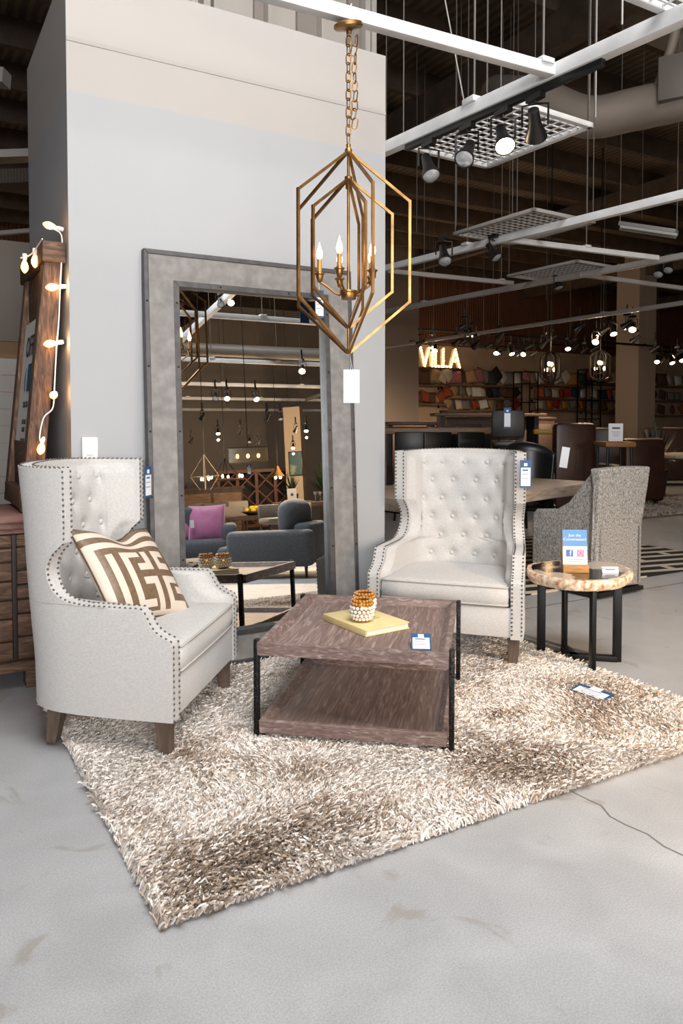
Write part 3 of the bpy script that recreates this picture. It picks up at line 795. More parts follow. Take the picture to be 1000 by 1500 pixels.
vs = [g.bm.verts.new(p) for p in ((-iw, 0, .178), (iw, 0, .178), (iw, 0, MH - .176), (-iw, 0, MH - .176))]; g.face(vs)
gl = g.build('glass', MIRROR, mir, smooth=0, fix=False); gl.location = (0, .040, 0); gl.rotation_euler = (-MA, 0, 0)
tx = PV(467, 425, 3.80)
price_tag('navy and white price tag hanging at the top right of the mirror glass', .058, .155, Matrix.Translation((tx.x, 3.798, tx.z + .0)) @ Matrix.Rotation(math.radians(-2), 4, 'X'), string=[(0, 0, 0), (0, .005, .07)])

sw = PV(127, 658, WV); s_ = thing('light_switch', 'white switch plate on the display wall above the cream wing chair', 'switch', (sw.x + .012, WV, sw.z), 0)
MB().box((0, -.012, 0), (.076, .024, .118), 0, .004).build('plate', WHITE, s_); MB().box((0, -.026, .005), (.034, .006, .066), 0, .002).build('rocker', WHITE, s_)
MB().box((0, -.0245, -.046), (.008, .002, .008)).build('screw', TAGGREY, s_)

# ================================================================== CHANDELIER
CHU, CHVV = 1.600, 2.715
RAILZ = 2.94
ch = thing('pendant_chandelier', 'gold open cage pendant with five candle bulbs hanging before the mirror', 'chandelier', (CHU, CHVV, 0), 0)
base = math.radians(-120 + 25)          # toward the camera, then a little to its right
def dirn(k, off=21): 
    a = math.radians(-120) + math.radians(off + 72 * k); return V((math.cos(a), math.sin(a), 0))
def cage(R, za, zs, zl, zb):
    for k in range(5):
        d = dirn(k); m = MB()
        pts = [V((0, 0, za)) + d * .006, d * R + V((0, 0, zs)), d * R + V((0, 0, zl)), V((0, 0, zb)) + d * .006]
        t = V((-d.y, d.x, 0))
        for a_, b_ in zip(pts, pts[1:]): m.bar(a_, b_, .0105, .0105, up=t, bev=.0)
        for p in pts[1:3]: m.box(p, (.0108, .0108, .0108), math.atan2(d.y, d.x))
        m.build('cage_arm', GOLD, ch, smooth=0)
cage(.252, 2.385, 2.190, 1.782, 1.572)
cage(.180, 2.275, 2.137, 1.822, 1.676)
MB().cyl((0, 0, 1.80), (0, 0, 2.39), .006).lathe([(.0, 1.567), (.011, 1.569), (.012, 1.58), (.006, 1.59), (.006, 1.68)], 10).lathe([(.008, 2.235), (.012, 2.24), (.012, 2.27), (.016, 2.275), (.016, 2.285), (.008, 2.29)], 12).lathe([(.010, 2.375), (.015, 2.38), (.015, 2.395), (.008, 2.405), (.01, 2.415), (.004, 2.42)], 12).build('stem', GOLD, ch)
MB().lathe([(.0, 1.79), (.030, 1.79), (.033, 1.795), (.033, 1.815), (.036, 1.818), (.036, 1.825), (.0, 1.825)], 24).build('hub', GOLD, ch)
for k in range(5):
    d = dirn(k, -18); R = .118; q = d * R
    m = MB(); m.tube([d * .03 + V((0, 0, 1.806)), d * .055 + V((0, 0, 1.815)), d * .085 + V((0, 0, 1.840)), q + V((0, 0, 1.862))], .0045, 8)
    m.lathe([(.004, 1.858), (.010, 1.862), (.0145, 1.874), (.0155, 1.888), (.021, 1.892), (.021, 1.896), (.012, 1.897), (.012, 1.902)], 14, q)
    am = m.build('candle_arm', GOLD, ch)
    MB().cyl(q + V((0, 0, 1.897)), q + V((0, 0, 1.952)), .0095, .0095, 12).build('candle_sleeve', CANDLE, am)
    MB().lathe([(.005, 1.950), (.009, 1.958), (.0125, 1.972), (.011, 1.985), (.006, 2.0), (.002, 2.015), (.0006, 2.022)], 12, q).build('bulb', BULB, am)
# chain: twenty doubled-up links
def link(c, rz, L=.044, w=.011, r=.0026, tilt=0):
    p = []
    for i in range(20):
        a = 2 * PI * i / 20; x = w * math.cos(a); z = (L / 2 - w) * (1 if math.sin(a) >= 0 else -1) + w * math.sin(a)
        p.append(Matrix.Rotation(rz, 3, 'Z') @ (Matrix.Rotation(tilt, 3, 'Y') @ V((x, 0, z))) + V(c))
    return MB().tube(p, r, 6, True)
z = 2.437; i = 0
while z < 2.85:
    link((0, 0, z), PI / 2 * (i % 2) + .5).build('chain_link', GOLD, ch); z += .0355; i += 1
z = 2.50; i = 0
rl = random.Random(9)
while z < 2.84:
    link((CR.x * .026 + rl.uniform(-.006, .006), CR.y * .026 + rl.uniform(-.006, .006), z), PI / 2 * (i % 2) + rl.uniform(-.5, .5), tilt=rl.uniform(-.25, .25)).build('chain_link', GOLD, ch); z += .0365; i += 1
cn = MB().lathe([(.0, -.022), (.010, -.022), (.012, -.012), (.02, -.006), (.055, -.002), (.060, .004), (.058, .016), (.045, .022), (.0, .023)], 28).build('canopy', GOLD, ch); cn.location = (0, 0, 2.880); cn.rotation_euler = (math.radians(10), math.radians(-14), 0)
MB().tube([(0, 0, 2.9), (.004, 0, 2.93), (.014, .006, 2.968), (.02, .01, 2.985)], .0025, 6).build('hook', SILVER, ch)
tp = D(514, 545, 3.12)
price_tag('white price tag hanging under the gold pendant chandelier', .066, .136, Matrix.Translation((CHU + .012, CHVV - .005, 1.503)) @ Matrix.Rotation(math.radians(-24), 4, 'Z'), back=True,
          string=[(-.004, 0, 0), (-.008, .003, .07), (.004, 0, 0)])
# ================================================================== OLD CABINET AND LIT TIMBER FRAME, FAR LEFT
OLDW = mat('rough_reclaimed_wood', '3b2b20', .75, col2='83634a', kind='wood', scale=6, stretch=(1, 5, 5), bump=.6, contrast=(.3, .75), col3='5c4332', bdist=.008)
OLDV = mat('rough_reclaimed_upright', '3e2c21', .8, col2='8d6c52', kind='wood', scale=11, stretch=(5, 5, .7), bump=.6, contrast=(.3, .75), col3='624838', bdist=.008)
OLDTOP = mat('worn_mauve_wood_top', '6b4a40', .65, col2='8d6a5e', kind='wood', scale=5, stretch=(1, 6, 6), bump=.3, contrast=(.3, .7))
OLDIRON = mat('old_iron_strap', '3a3230', .6, .5, bump=.6, bscale=40)
CBV, CBH = 3.93, .845
cbx = thing('storage_chest', 'carved reclaimed wood chest behind the cream wing chair', 'chest', (-.17, CBV, 0), 0)
MB().box((0, .26, .44), (1.62, .50, .64)).build('body', OLDW, cbx, smooth=0)
MB().box((0, .25, CBH - .02), (1.72, .60, .034), 0, .006).box((0, .25, CBH - .052), (1.69, .575, .03), 0, .006).box((0, .25, CBH - .078), (1.66, .55, .024), 0, .005).build('top', OLDTOP, cbx)
MB().box((0, .25, .115), (1.70, .56, .05), 0, .006).build('plinth', OLDW, cbx)
for sx in (-.72, .72):
    for y in (.04, .46): MB().box((sx, y, .045), (.09, .09, .09), 0, .006).build('foot', OLDW, cbx)
rc = random.Random(4)
x = -.80; cols = [-.81, -.56, -.30, -.04, .20, .44, .63, .81]
for a_, b_ in zip(cols, cols[1:]):
    zz = .15
    while zz < .70:
        h = rc.choice([.07, .09, .11]); h = min(h, .755 - zz)
        MB().box(((a_ + b_) / 2, -.006 + rc.uniform(-.004, .004), zz + h / 2), (b_ - a_ - .022, .03, h - .010), 0, .004).build('carved_block', OLDW, cbx)
        zz += h
for q in cols[1:-1]: MB().box((q, -.014, .45), (.020, .02, .60), 0, .002).build('iron_strap', OLDIRON, cbx)
# timber frame sign leaning against the side of the display wall (its face looks to -u)
tf = thing('timber_sign_frame', 'reclaimed timber frame with a white notice board standing on the wooden chest', 'sign', (0, 0, CBH), 0)
HT = 1.30
lean = lambda z: .13 * z / HT
def tpt(z, v, d=0.0): return V((.50 + lean(z) + d, v, z))
VN, VF = 4.02, 4.62
for nm, v in (('near', VN), ('far', VF)):
    MB().bar(tpt(0, v, .045), tpt(HT, v, .045), .09, .10 if v == VN else .10, up=(0, 1, 0), bev=.006).build('post', OLDV, tf)
MB().bar(tpt(HT - .03, VN - .07, .04), tpt(HT - .03, VF + .12, .04), .11, .10, bev=.006).build('top_beam', OLDW, tf)
MB().bar(tpt(.06, VN, .04), tpt(.06, VF, .04), .09, .10, bev=.006).build('bottom_beam', OLDW, tf)
MB().bar(tpt(HT - .22, VN, .05), tpt(HT - .22, VF, .05), .05, .26, bev=.004).build('upper_panel', OLDW, tf)
MB().bar(tpt(.22, VN, .05), tpt(.22, VF, .05), .05, .24, bev=.004).build('lower_panel', OLDW, tf)
bd = MB().bar(tpt(.33, (VN + VF) / 2, .03), tpt(HT - .33, (VN + VF) / 2, .03), .02, VF - VN - .11, up=(0, 1, 0)).build('notice_board', mat('white_notice_board', 'e2e0de', .5), tf, smooth=0)
# lettering faces -u; its right-hand end is toward the near post
la_ = math.atan2(.13, HT)
INK = mat('printed_dark_ink', '2a2a2e', .5)
def bt(s, size, z, v, m=INK):
    p = tpt(z, v, .014)
    return text('lettering', s, size, m, tf, p, (PI / 2, 0, -PI / 2), .001)
def btr(o): 
    o.rotation_euler = (Matrix.Rotation(-PI / 2, 4, 'Z') @ Matrix.Rotation(PI / 2 - la_, 4, 'X')).to_euler(); return o
btr(bt('OFF', .155, .83, 4.29)); 
TEAL = mat('teal_square', '1f5d78', .5)
MB().bar(tpt(.60, 4.21, .016), tpt(.74, 4.21, .016), .006, .14, up=(0, 1, 0)).build('teal_square', TEAL, tf, smooth=0)
btr(bt('C', .11, .67, 4.21, WHITE)); btr(bt('(', .13, .67, 4.36))
btr(bt('50% OFF', .045, .53, 4.27)); btr(bt('ALL SALE', .035, .44, 4.27)); btr(bt('ITEMS', .035, .40, 4.27)); btr(bt('in store today', .024, .35, 4.27))
# string lights: top of the beam, down the right side of the near post, two hanging in front
cord = [(30, 378), (46, 372), (62, 350), (76, 334), (90, 345), (90, 380), (88, 420), (86, 470), (83, 505), (80, 560), (79, 585), (76, 600), (64, 612), (58, 640), (62, 652)]
def sl_pt(px, py):
    t = ss(360, 340, py)
    return PV(px, py, 3.955) if px > 55 else PV(px, py, 4.15)
stl = thing('string_lights', 'white cord of warm clear bulbs draped over the timber frame', 'string lights', (0, 0, 0), 0)
MB().tube(catmull([sl_pt(*p) for p in cord[3:]], 4), .0035, 6).build('cord', WHITE, stl)
MB().tube(catmull([sl_pt(*p) for p in cord[:3]] , 4), .0035, 6).build('cord', WHITE, stl)
def bulb(px, py, v, dirv, s=1.0):
    p = PV(px, py, v); d = V(dirv).normalized()
    h = MB().lathe([(.011, -.028), (.012, -.010), (.009, .004), (.006, .01)], 10, p, d).build('socket', WHITE, stl)
    MB().lathe([(.007, .006), (.013, .018), (.018, .034), (.018, .046), (.011, .060), (.003, .068)], 12, p, d).build('bulb', WARMBULB, stl)
bulb(36, 380, 4.15, (0, 0, -1)); bulb(51, 372, 4.12, (0, 0, -1))
for px, py, d in ((84, 334, (-1, 0, .2)), (88, 420, (-1, 0, -.15)), (84, 502, (-1, -.2, -.2)), (80, 577, (-.3, -1, -.2)), (62, 648, (-.3, -.6, -1))): bulb(px, py, 3.965, d)

# ================================================================== DINING GROUP ON THE RIGHT
WOVEN = mat('woven_grey_seagrass', '77736e', .85, col2='bdb9b3', scale=120, stretch=(1, 1, .6), bump=.8, contrast=(.36, .64), bdist=.004, detail=2)
pc = thing('dining_armchair', 'grey woven dining chair with sloping arms at the end of the light wood table', 'chair', (4.58, 3.83, 0), math.radians(4))
# local: the back faces -y toward us, the seat opens to +y
m = MB(); hw_ = .255
prof = [(0, .03), (.50, .03)]
def slab_side(sx):
    q = [(.0, .05), (.62, .05), (.62, .56), (.58, .60), (.38, .62), (.27, .68), (.17, .80), (.08, .90), (.055, .94), (-.045, .94), (-.03, .80), (0, .5)]
    a = [m.bm.verts.new((sx * hw_, y, z)) for y, z in q]; b = [m.bm.verts.new((sx * (hw_ - .06), y, z)) for y, z in q]
    m.face(a); m.face(b[::-1]); m.bridge(a, b)
slab_side(1); slab_side(-1)
m.build('side_arm', WOVEN, pc, smooth=0, bevel=.018)
bq = [(.0, .05), (.07, .05), (.07, .5), (.03, .80), (.05, .945), (-.05, .945), (-.035, .80), (0, .5)]
m = MB(); R_ = []
for x in (-.265, -.13, 0, .13, .265):
    R_.append([V((x * (1 + .10 * ss(.4, .95, z)), y, z + .008 * math.cos(x * 6))) for y, z in bq])
m.loft(R_); m.build('back', WOVEN, pc, smooth=0, bevel=.015)
MB().box((0, .34, .40), (.40, .52, .14), 0, .03).build('seat', WOVEN, pc); MB().box((0, .31, .22), (.5, .58, .34), 0, .01).build('skirt', WOVEN, pc)
MB().box((0, .30, .03), (.53, .64, .03)).build('plinth', BLKPLAST, pc)
TABW = mat('pale_grained_oak', '8c7a69', .5, col2='b8a692', kind='wood', scale=4, stretch=(1.2, 7, 7), bump=.25, contrast=(.3, .7))
a = G(877, 706, .76); fl_ = G(742, 722, .76)
tda = math.atan2(a.y - fl_.y, a.x - fl_.x)
dt = thing('dining_table', 'thick pale wood dining table on black legs behind the grey wing chair', 'dining table', (a.x, a.y, 0), tda)
MB().box((-1.15, .52, .715), (2.3, 1.04, .09), 0, .008).build('tabletop', TABW, dt)
for x in (-.55, -1.95):
    for y in (.18, .86): MB().box((x, y, .335), (.09, .09, .67), 0, .004).build('leg', BLACK, dt)
    MB().box((x, .52, .64), (.09, .7, .06), 0, .004).build('leg_rail', BLACK, dt)
def black_chair(label, loc, rz):
    t = thing('dining_chair', label, 'chair', loc, rz, 'black curved back dining chairs')
    MB().lathe([(.0, .44), (.2, .44), (.225, .455), (.225, .48), (.2, .495), (0, .50)], 24).build('seat', BLKPLAST, t)
    m = MB()
    def fn(u, v):
        an = math.radians(-70 + 140 * u); r = .235 + .05 * v; return (r * math.sin(an), r * math.cos(an), .54 + (.53 - .12 * abs(2 * u - 1) ** 2) * v)
    m.grid(fn, 20, 6)
    bo = m.build('back', mat('black_leather', '0f0f10', .35), t, smooth=180); s = bo.modifiers.new('thick', 'SOLIDIFY'); s.thickness = .025
    m = MB(); m.tube([fn(i / 24, 1.0) for i in range(25)] , .008, 6); m.build('back_rail', mat('pewter_edge', '6f7472', .3, .9), t)
    for k in range(4):
        an = PI / 4 + k * PI / 2; MB().cyl((.16 * math.cos(an), .16 * math.sin(an), .45), (.21 * math.cos(an), .21 * math.sin(an), 0), .02, .014, 10).build('leg', BLACK, t)
    for s in (-1, 1): MB().cyl((s * .2, .1, .46), (s * .22, .11, .60), .012, .012, 8).build('back_post', BLACK, t)
    return t
b1 = G(772, 815); bc1 = black_chair('black leather dining chair with a white tag beyond the light wood table', (b1.x + .10, b1.y + .05, 0), math.radians(-25))
b2 = G(700, 800); 
pw = D(829, 655, 7.0)
price_tag('white tag hanging on the black dining chair back', .07, .19, Matrix.Translation(pw) @ Matrix.Rotation(math.radians(-45), 4, 'Z') @ Matrix.Rotation(math.radians(8), 4, 'Y'), back=True)
def zebra():
    m = bpy.data.materials.new('black_cream_rug_weave'); m.use_nodes = True; N, L = m.node_tree.nodes, m.node_tree.links; b = N['Principled BSDF']; b.inputs['Roughness'].default_value = .95
    tc = N.new('ShaderNodeTexCoord'); mp = N.new('ShaderNodeMapping'); mp.inputs['Scale'].default_value = (1.0, 1.0, 1); mp.inputs['Rotation'].default_value = (0, 0, math.radians(12)); L.new(tc.outputs['Object'], mp.inputs[0])
    br = N.new('ShaderNodeTexBrick'); br.inputs['Scale'].default_value = 1.0; br.inputs['Brick Width'].default_value = 1.3; br.inputs['Row Height'].default_value = .19; br.inputs['Mortar Size'].default_value = .04
    br.inputs['Color1'].default_value = lin('1b1a1a'); br.inputs['Color2'].default_value = lin('222020'); br.inputs['Mortar'].default_value = lin('d3c4ae'); br.offset = .35
    L.new(mp.outputs[0], br.inputs['Vector']); L.new(br.outputs['Color'], b.inputs['Base Color']); return m
rz_ = thing('area_rug', 'black and cream striped flatweave rug under the pale dining table', 'rug', (0, 0, 0), 0)
g0 = G(1000, 838); gv = (G(900, 852).y + g0.y) / 2
MB().box((4.75, gv + 1.02, .006), (3.7, 2.04, .012)).build('weave', zebra(), rz_, smooth=0)
fr_ = thing('shag_rug', 'far beige shag rug lying beyond the woven dining chair', 'rug', (0, 0, 0), 0)
MB().box((9.6, 7.35, .008), (3.6, 1.5, .016)).build('backing', mat('rug_backing', '6f6459', .95), fr_, smooth=0)
shag('yarn_pile', 7.85, 11.35, 6.65, 8.05, 14000, .04, .03, 8, mat('grey_beige_yarn', 'a79a8c', .8), fr_)
rtc = D(1022, 664, 11.6)
rt = thing('round_table', 'pale round wooden table cut off by the right edge of the photo', 'table', (rtc.x, rtc.y, 0), 0)
MB().lathe([(0, .71), (.60, .71), (.63, .725), (.63, .76), (.60, .772), (0, .772)], 40).build('tabletop', TABW, rt); MB().lathe([(.34, 0), (.34, .03), (.09, .06), (.07, .4), (.1, .71)], 20).build('pedestal', DARKWOOD, rt)
# ================================================================== CEILING GRID
def PU(px, py, u):
    d = ray(px, py); return CAMP + d * (u / d.x)
def rail(name, label, a, b, m, rods, s=.055, wires=(), rr=.006, rm=None):
    a, b = V(a), V(b)
    t = thing(name, label, 'ceiling rail', (0, 0, 0))
    MB().bar(a, b, s, s * 1.1, bev=.004).build('beam', m, t)
    for f in rods:
        p = a.lerp(b, f)
        MB().cyl(p + V((0, 0, s * .5)), (p.x, p.y, ZC), rr, rr, 6).build('hanger_rod', rm or ROD, t)
        MB().box(p + V((0, 0, s * .6)), (s * 1.5, s * 1.5, s * .5), 0, .003).build('clamp', m, t)
    for (q, w) in wires: MB().tube([q, w], .004, 5).build('guy_wire', GREYPAINT, t)
    return t
R1, R2, R3, R4 = 2.68, 4.80, 6.70, 9.6
def skew(p, q, va, vb):
    a, b = G(*p, RAILZ), G(*q, RAILZ); k = (b.x - a.x) / (b.y - a.y); return V((a.x + k * (va - a.y), va, RAILZ)), V((a.x + k * (vb - a.y), vb, RAILZ))
def onr(R, v): return R[0].lerp(R[1], (v - R[0].y) / (R[1].y - R[0].y))
Q1, Q2, Q3 = skew((1000, 22), (565, 218), -2.3, 13), skew((1000, 285), (565, 393), -2.3, 17), skew((1000, 375), (570, 455), -9, 19)
rail('ceiling_rail', 'nearest white rail running away over the track spotlights', Q1[0], Q1[1], WHITEPAINT, (.275, .36, .6), .062,
     [(V((R1, 3.3, RAILZ + .03)), V((R1 - 1.2, 2.9, ZC - .3)))])
rail('ceiling_rail', 'white cross rail from which the gold pendant chandelier hangs', (-2.5, 2.92, RAILZ), onr(Q1, 2.68), WHITEPAINT, (.3, .985), .05)
rail('ceiling_rail', 'second grey white rail running away beside the second mesh panel', Q2[0], Q2[1], WHITEPAINT, (.3, .42, .6), .058)
rail('ceiling_rail', 'third grey rail running away behind the fluorescent fitting', Q3[0], Q3[1], GREYPAINT, (.12, .64, .8), .058)
rail('ceiling_rail', 'farthest dark rail running away toward the lit sign wall', (R4, -9, RAILZ), (R4, 20, RAILZ), GREYPAINT, (.3, .6), .055)
y1 = G(850, 364, RAILZ).y; rail('ceiling_rail', 'thin white cross rail between the second and third rails', G(742, 351, RAILZ), G(963, 378, RAILZ), WHITEPAINT, (.5,), .045)
y2 = G(660, 406, RAILZ).y; rail('ceiling_rail', 'thin cross rail meeting the third rail beyond the display wall edge', G(567, 397, RAILZ), G(751, 415, RAILZ), GREYPAINT, (.9,), .045)
y3 = G(900, 409, RAILZ).y; rail('ceiling_rail', 'thin grey cross rail at the right, beyond the third rail', (R3, y3, RAILZ), (R4 + 3, y3, RAILZ), GREYPAINT, (.85,), .045)
for k, (v, lb) in enumerate(((-.45, 'brightest cross rail seen across the top of the mirror'), (-3.2, 'second cross rail down in the mirror'), (-5.6, 'third cross rail down in the mirror'), (-7.6, 'fourth cross rail down in the mirror'), (-9.6, 'lowest cross rail seen in the mirror'))):
    rail('ceiling_rail', lb, (R1 - .1 if v > -2 else 3.0, v, RAILZ), (14, v, RAILZ), WHITEPAINT, (.1, .2, .35, .5, .7), .055)
for px, py, px2, lb in ((612, 482, 1010, 'long thin dark track rail above the spotlight cluster'), (740, 500, 1010, 'lower dark track rail over the right shelves'), (600, 500, 760, 'dark track rail just above the lit letters')):
    a = PV(px, py, 15.0 if px != 740 else 17.0); b = PV(px2, py - (44 if px == 612 else 6), 15.0 if px != 740 else 17.0); b.z = a.z
    rail('ceiling_rail', lb, a, b, BLACK, (.2, .5, .8), .05)

def mesh_panel(label, c, sx, sy, z, m, n=(14, 18), rz=0.0, rods=True):
    t = thing('mesh_panel', label, 'ceiling panel', (c[0], c[1], z), rz, 'hung wire mesh panels')
    for s in (-1, 1):
        MB().box((s * sx / 2, 0, 0), (.035, sy + .035, .03), 0, .003).build('frame_bar', m, t); MB().box((0, s * sy / 2, 0), (sx + .035, .035, .03), 0, .003).build('frame_bar', m, t)
    g = MB()
    for i in range(1, n[0]): g.box((-sx / 2 + sx * i / n[0], 0, 0), (.006, sy, .008))
    for i in range(1, n[1]): g.box((0, -sy / 2 + sy * i / n[1], .004), (sx, .006, .008))
    g.build('wire_mesh', m, t, smooth=0)
    for a in (-1, 1) if rods else (-1,):
        for b_ in (-1, 1) if rods else (1,): MB().cyl((a * sx / 2, b_ * sy / 2, 0), (a * sx / 2, b_ * sy / 2, ZC - z), .004, .004, 6).build('hanger_rod', ROD, t)
    return t
A, B, C_ = G(710, 243, RAILZ), G(875, 183, RAILZ), G(742, 148, RAILZ)
mesh_panel('nearest white wire mesh panel above the four track spotlights', (3.10, 3.56, 0), .70, .84, RAILZ + .05, WHITEPAINT, (11, 14), .05)
mesh_panel('second wire mesh panel hung over the second rail', (4.80, 5.12, 0), .72, .95, RAILZ + .05, GREYPAINT, (11, 14), .05)
q = G(850, 398, RAILZ); mesh_panel('third and farthest wire mesh panel, dark, over the third rail', (6.65, 6.4, 0), .75, 1.0, RAILZ + .05, GREYPAINT, (11, 14), .05, False)
q = MD(400, 446, 6.6); mesh_panel('bright wire mesh panel seen at the top of the mirror', (q.x, q.y, 0), 1.1, .7, RAILZ + .05, WHITEPAINT)

def spot(label, top, aim, lit, s=1.0, light=0, col=(1, .82, .6), grp='track spotlights', chrome=False, stem=0.0):
    top = V(top); d = V(aim).normalized()
    t = thing('track_spotlight', label, 'spotlight', top, 0, grp)
    MB().box((0, 0, -.015 * s), (.035 * s, .10 * s, .03 * s)).build('adapter', BLKPLAST, t)
    side = V((0, 0, 1)).cross(d)
    if side.length < .01: side = V((1, 0, 0))
    side.normalize(); c = V((0, 0, -.15 * s))
    p = [V((0, 0, -.03 * s)), V((0, 0, -.045 * s)) + side * .0, side * .062 * s + V((0, 0, -.05 * s)), side * .062 * s + c, ]
    p2 = [V((0, 0, -.045 * s)), -side * .062 * s + V((0, 0, -.05 * s)), -side * .062 * s + c]
    MB().tube(p, .006 * s, 6).tube(p2, .006 * s, 6).build('yoke', BLKPLAST, t)
    bm_ = SILVER if chrome else BLKPLAST
    b = MB().lathe([(.0, -.09 * s), (.026 * s, -.088 * s), (.03 * s, -.03 * s), (.034 * s, .0), (.052 * s, .055 * s), (.054 * s, .07 * s), (.049 * s, .07 * s), (.04 * s, .05 * s), (0, .045 * s)], 16, c, d).build('lamp_body', bm_, t)
    MB().lathe([(.0, .054 * s), (.044 * s, .058 * s), (.047 * s, .066 * s), (.03 * s, .074 * s), (0, .077 * s)], 16, c, d).build('lens', SPOTLENS if lit else SPOTOFF, b)
    if stem: MB().cyl((0, 0, 0), (0, 0, stem), .012, .012, 6).build('drop_rod', BLKPLAST, t)
    if light:
        l = bpy.data.lights.new('spot_beam', 'SPOT'); l.energy = light; l.color = col; l.spot_size = math.radians(75); l.spot_blend = .8; l.shadow_soft_size = .05
        o = bpy.data.objects.new('spot_beam', l); COL.objects.link(o); o.location = top + c + d * (.09 * s); o.rotation_euler = d.to_track_quat('-Z', 'Y').to_euler(); o.parent = None
    return t
ta, tb_ = onr(Q1, 2.42) - V((0, 0, .05)), onr(Q1, 3.75) - V((0, 0, .05))
trk = thing('lighting_track', 'black lighting track fixed under the nearest white rail', 'lighting track', (0, 0, 0)); MB().bar(ta, tb_, .034, .034, bev=.003).build('channel', BLKPLAST, trk)
for px, aim, lit, lb, cr in ((628, (-.1, -.5, -.85), False, 'leftmost of the four near track spotlights, beside the display wall', False), (684, (-.55, -.35, -.7), False, 'second near track spotlight from the left, unlit', False),
                             (737, (-.25, -.5, -.75), True, 'lit near track spotlight, the brightest of the four', False), (784, (.6, .5, -.5), False, 'rightmost near track spotlight, turned away', False)):
    py = interp([(565, 218), (1000, 22)], px)
    p = G(px, py, RAILZ); spot(lb, (p.x, p.y, RAILZ - .062), aim, lit, 1.0, 25 if lit else 0, chrome=cr)
fl = [(650, 372, 6.0, 'near display wall', 0), (722, 368, 7.0, 'below the second mesh panel', 0), (816, 413, 9.0, 'below the third mesh panel', 0), (980, 388, 8.5, 'at the right edge of the photo', 0), (965, 395, 8.6, 'near the right edge', 0)]
for i, (px, py, dp, lb, l) in enumerate(fl):
    p = D(px, py, dp) + V((0, 0, .15)); spot('unlit black spotlight on the grid, ' + lb, p, (rnd.uniform(-.6, .6), rnd.uniform(-.6, .2), -.8), False, 1.05)

def hall_glow(p, e, col=(1, .70, .42)):
    l = bpy.data.lights.new('lamp_glow', 'POINT'); l.energy = e; l.color = col; l.shadow_soft_size = .012; o = bpy.data.objects.new('lamp_glow', l); COL.objects.link(o); o.location = p
# far cluster of spotlights over the shelves
far = [(616, 501, 0, 16), (633, 499, 1, 16), (637, 509, 1, 17), (668, 500, 0, 16), (683, 497, 1, 14), (697, 503, 1, 14), (680, 476, 0, 15), (688, 486, 1, 15), (716, 506, 0, 18), (727, 513, 1, 18), (737, 514, 1, 18), (748, 513, 1, 17), (733, 490, 0, 15), (759, 516, 1, 18), (767, 515, 1, 18), (774, 507, 0, 17), (782, 517, 0, 19),
       (796, 501, 1, 14), (809, 494, 0, 17), (831, 506, 1, 17), (842, 507, 1, 17), (856, 512, 0, 18), (870, 510, 0, 18), (873, 496, 1, 14), (848, 478, 0, 13), (884, 483, 1, 14), (897, 483, 1, 14), (918, 474, 1, 13), (926, 477, 1, 13), (930, 496, 0, 15), (959, 510, 1, 15), (962, 526, 1, 19), (969, 526, 1, 19), (983, 527, 1, 19), (992, 518, 1, 17), (998, 523, 1, 17)]
NTH = 'first second third fourth fifth sixth seventh eighth ninth tenth eleventh twelfth thirteenth fourteenth fifteenth sixteenth seventeenth eighteenth nineteenth twentieth'.split()
def nth(i): return NTH[i] if i < 20 else '%d%s' % (i + 1, 'st' if (i + 1) % 10 == 1 and i != 10 else 'nd' if (i + 1) % 10 == 2 else 'rd' if (i + 1) % 10 == 3 else 'th')
cnt = [0, 0]
for px, py, lit, dp in sorted(far):
    p = D(px, py, dp) + V((0, 0, .17)); k = cnt[lit]; cnt[lit] += 1
    lb = ('lit' if lit else 'dark') + ' spotlight far off over the cushion shelves, %s %s one from the left' % (nth(k), 'lit' if lit else 'dark')
    lgt = 0
    if lit and k % 2 == 0: lgt = 600
    spot(lb, p, (rnd.uniform(-.35, .35) - .3, -.35 if lit and not lgt else .8, -.55), lit, 1.25, lgt, (1, .74, .48), 'far spotlights over the cushion shelves', stem=.15)
    if lit and k % 4 == 1: hall_glow(p - V((0, 0, .30)), 40)

# ducts, fluorescent fitting, fan coil
DUCT = mat('spiral_duct_galvanised', '857b71', .6, .1, col2='8d8378', scale=3)
d1 = thing('air_duct', 'large round beige duct bending behind the nearest rail at the top right', 'duct', (0, 0, 0))
MB().tube(catmull([D(728, 138, 9.0), D(765, 142, 8.4), D(800, 150, 8.2), D(860, 172, 8.0), D(930, 160, 7.8), D(1040, 135, 7.4)], 6), .21, 20).build('pipe', DUCT, d1)
MB().tube(catmull([D(958, 140, 7.6), D(975, 95, 7.5), D(990, 40, 7.4), D(992, 0, 7.4)], 4), .05, 10).build('branch_pipe', DUCT, d1)
MB().box(D(1000, 122, 7.5), (.45, .4, .42), YAW, .01).build('junction_box', mat('grey_unit_case', '6d6660', .5), d1)
d2 = thing('air_duct', 'straight round duct crossing the top right corner near the ceiling', 'duct', (0, 0, 0))
MB().tube([D(720, -60, 10.0), D(1060, 80, 9.0)], .20, 20).build('pipe', DUCT, d2)
d3 = thing('air_duct', 'flat grey duct run at the far left beyond the display wall', 'duct', (0, 0, 0))
MB().bar(D(-60, 232, 9), D(42, 228, 9.4), .3, .09).build('run', GREYPAINT, d3); MB().bar(D(-60, 268, 9), D(44, 262, 9.4), .4, .16).build('grille', mat('brown_grille', '4b3c30', .7, col2='2a211b', kind='wave', scale=9), d3)
MB().bar(D(-40, 110, 8), D(10, 115, 8), .2, .15).build('box', GREYPAINT, d3); MB().bar(D(-40, 345, 9.5), D(44, 338, 9.5), .06, .05).build('run', GREYPAINT, d3)
ff = thing('fluorescent_fitting', 'unlit twin tube fluorescent fitting hanging at the upper right', 'light fitting', (0, 0, 0))
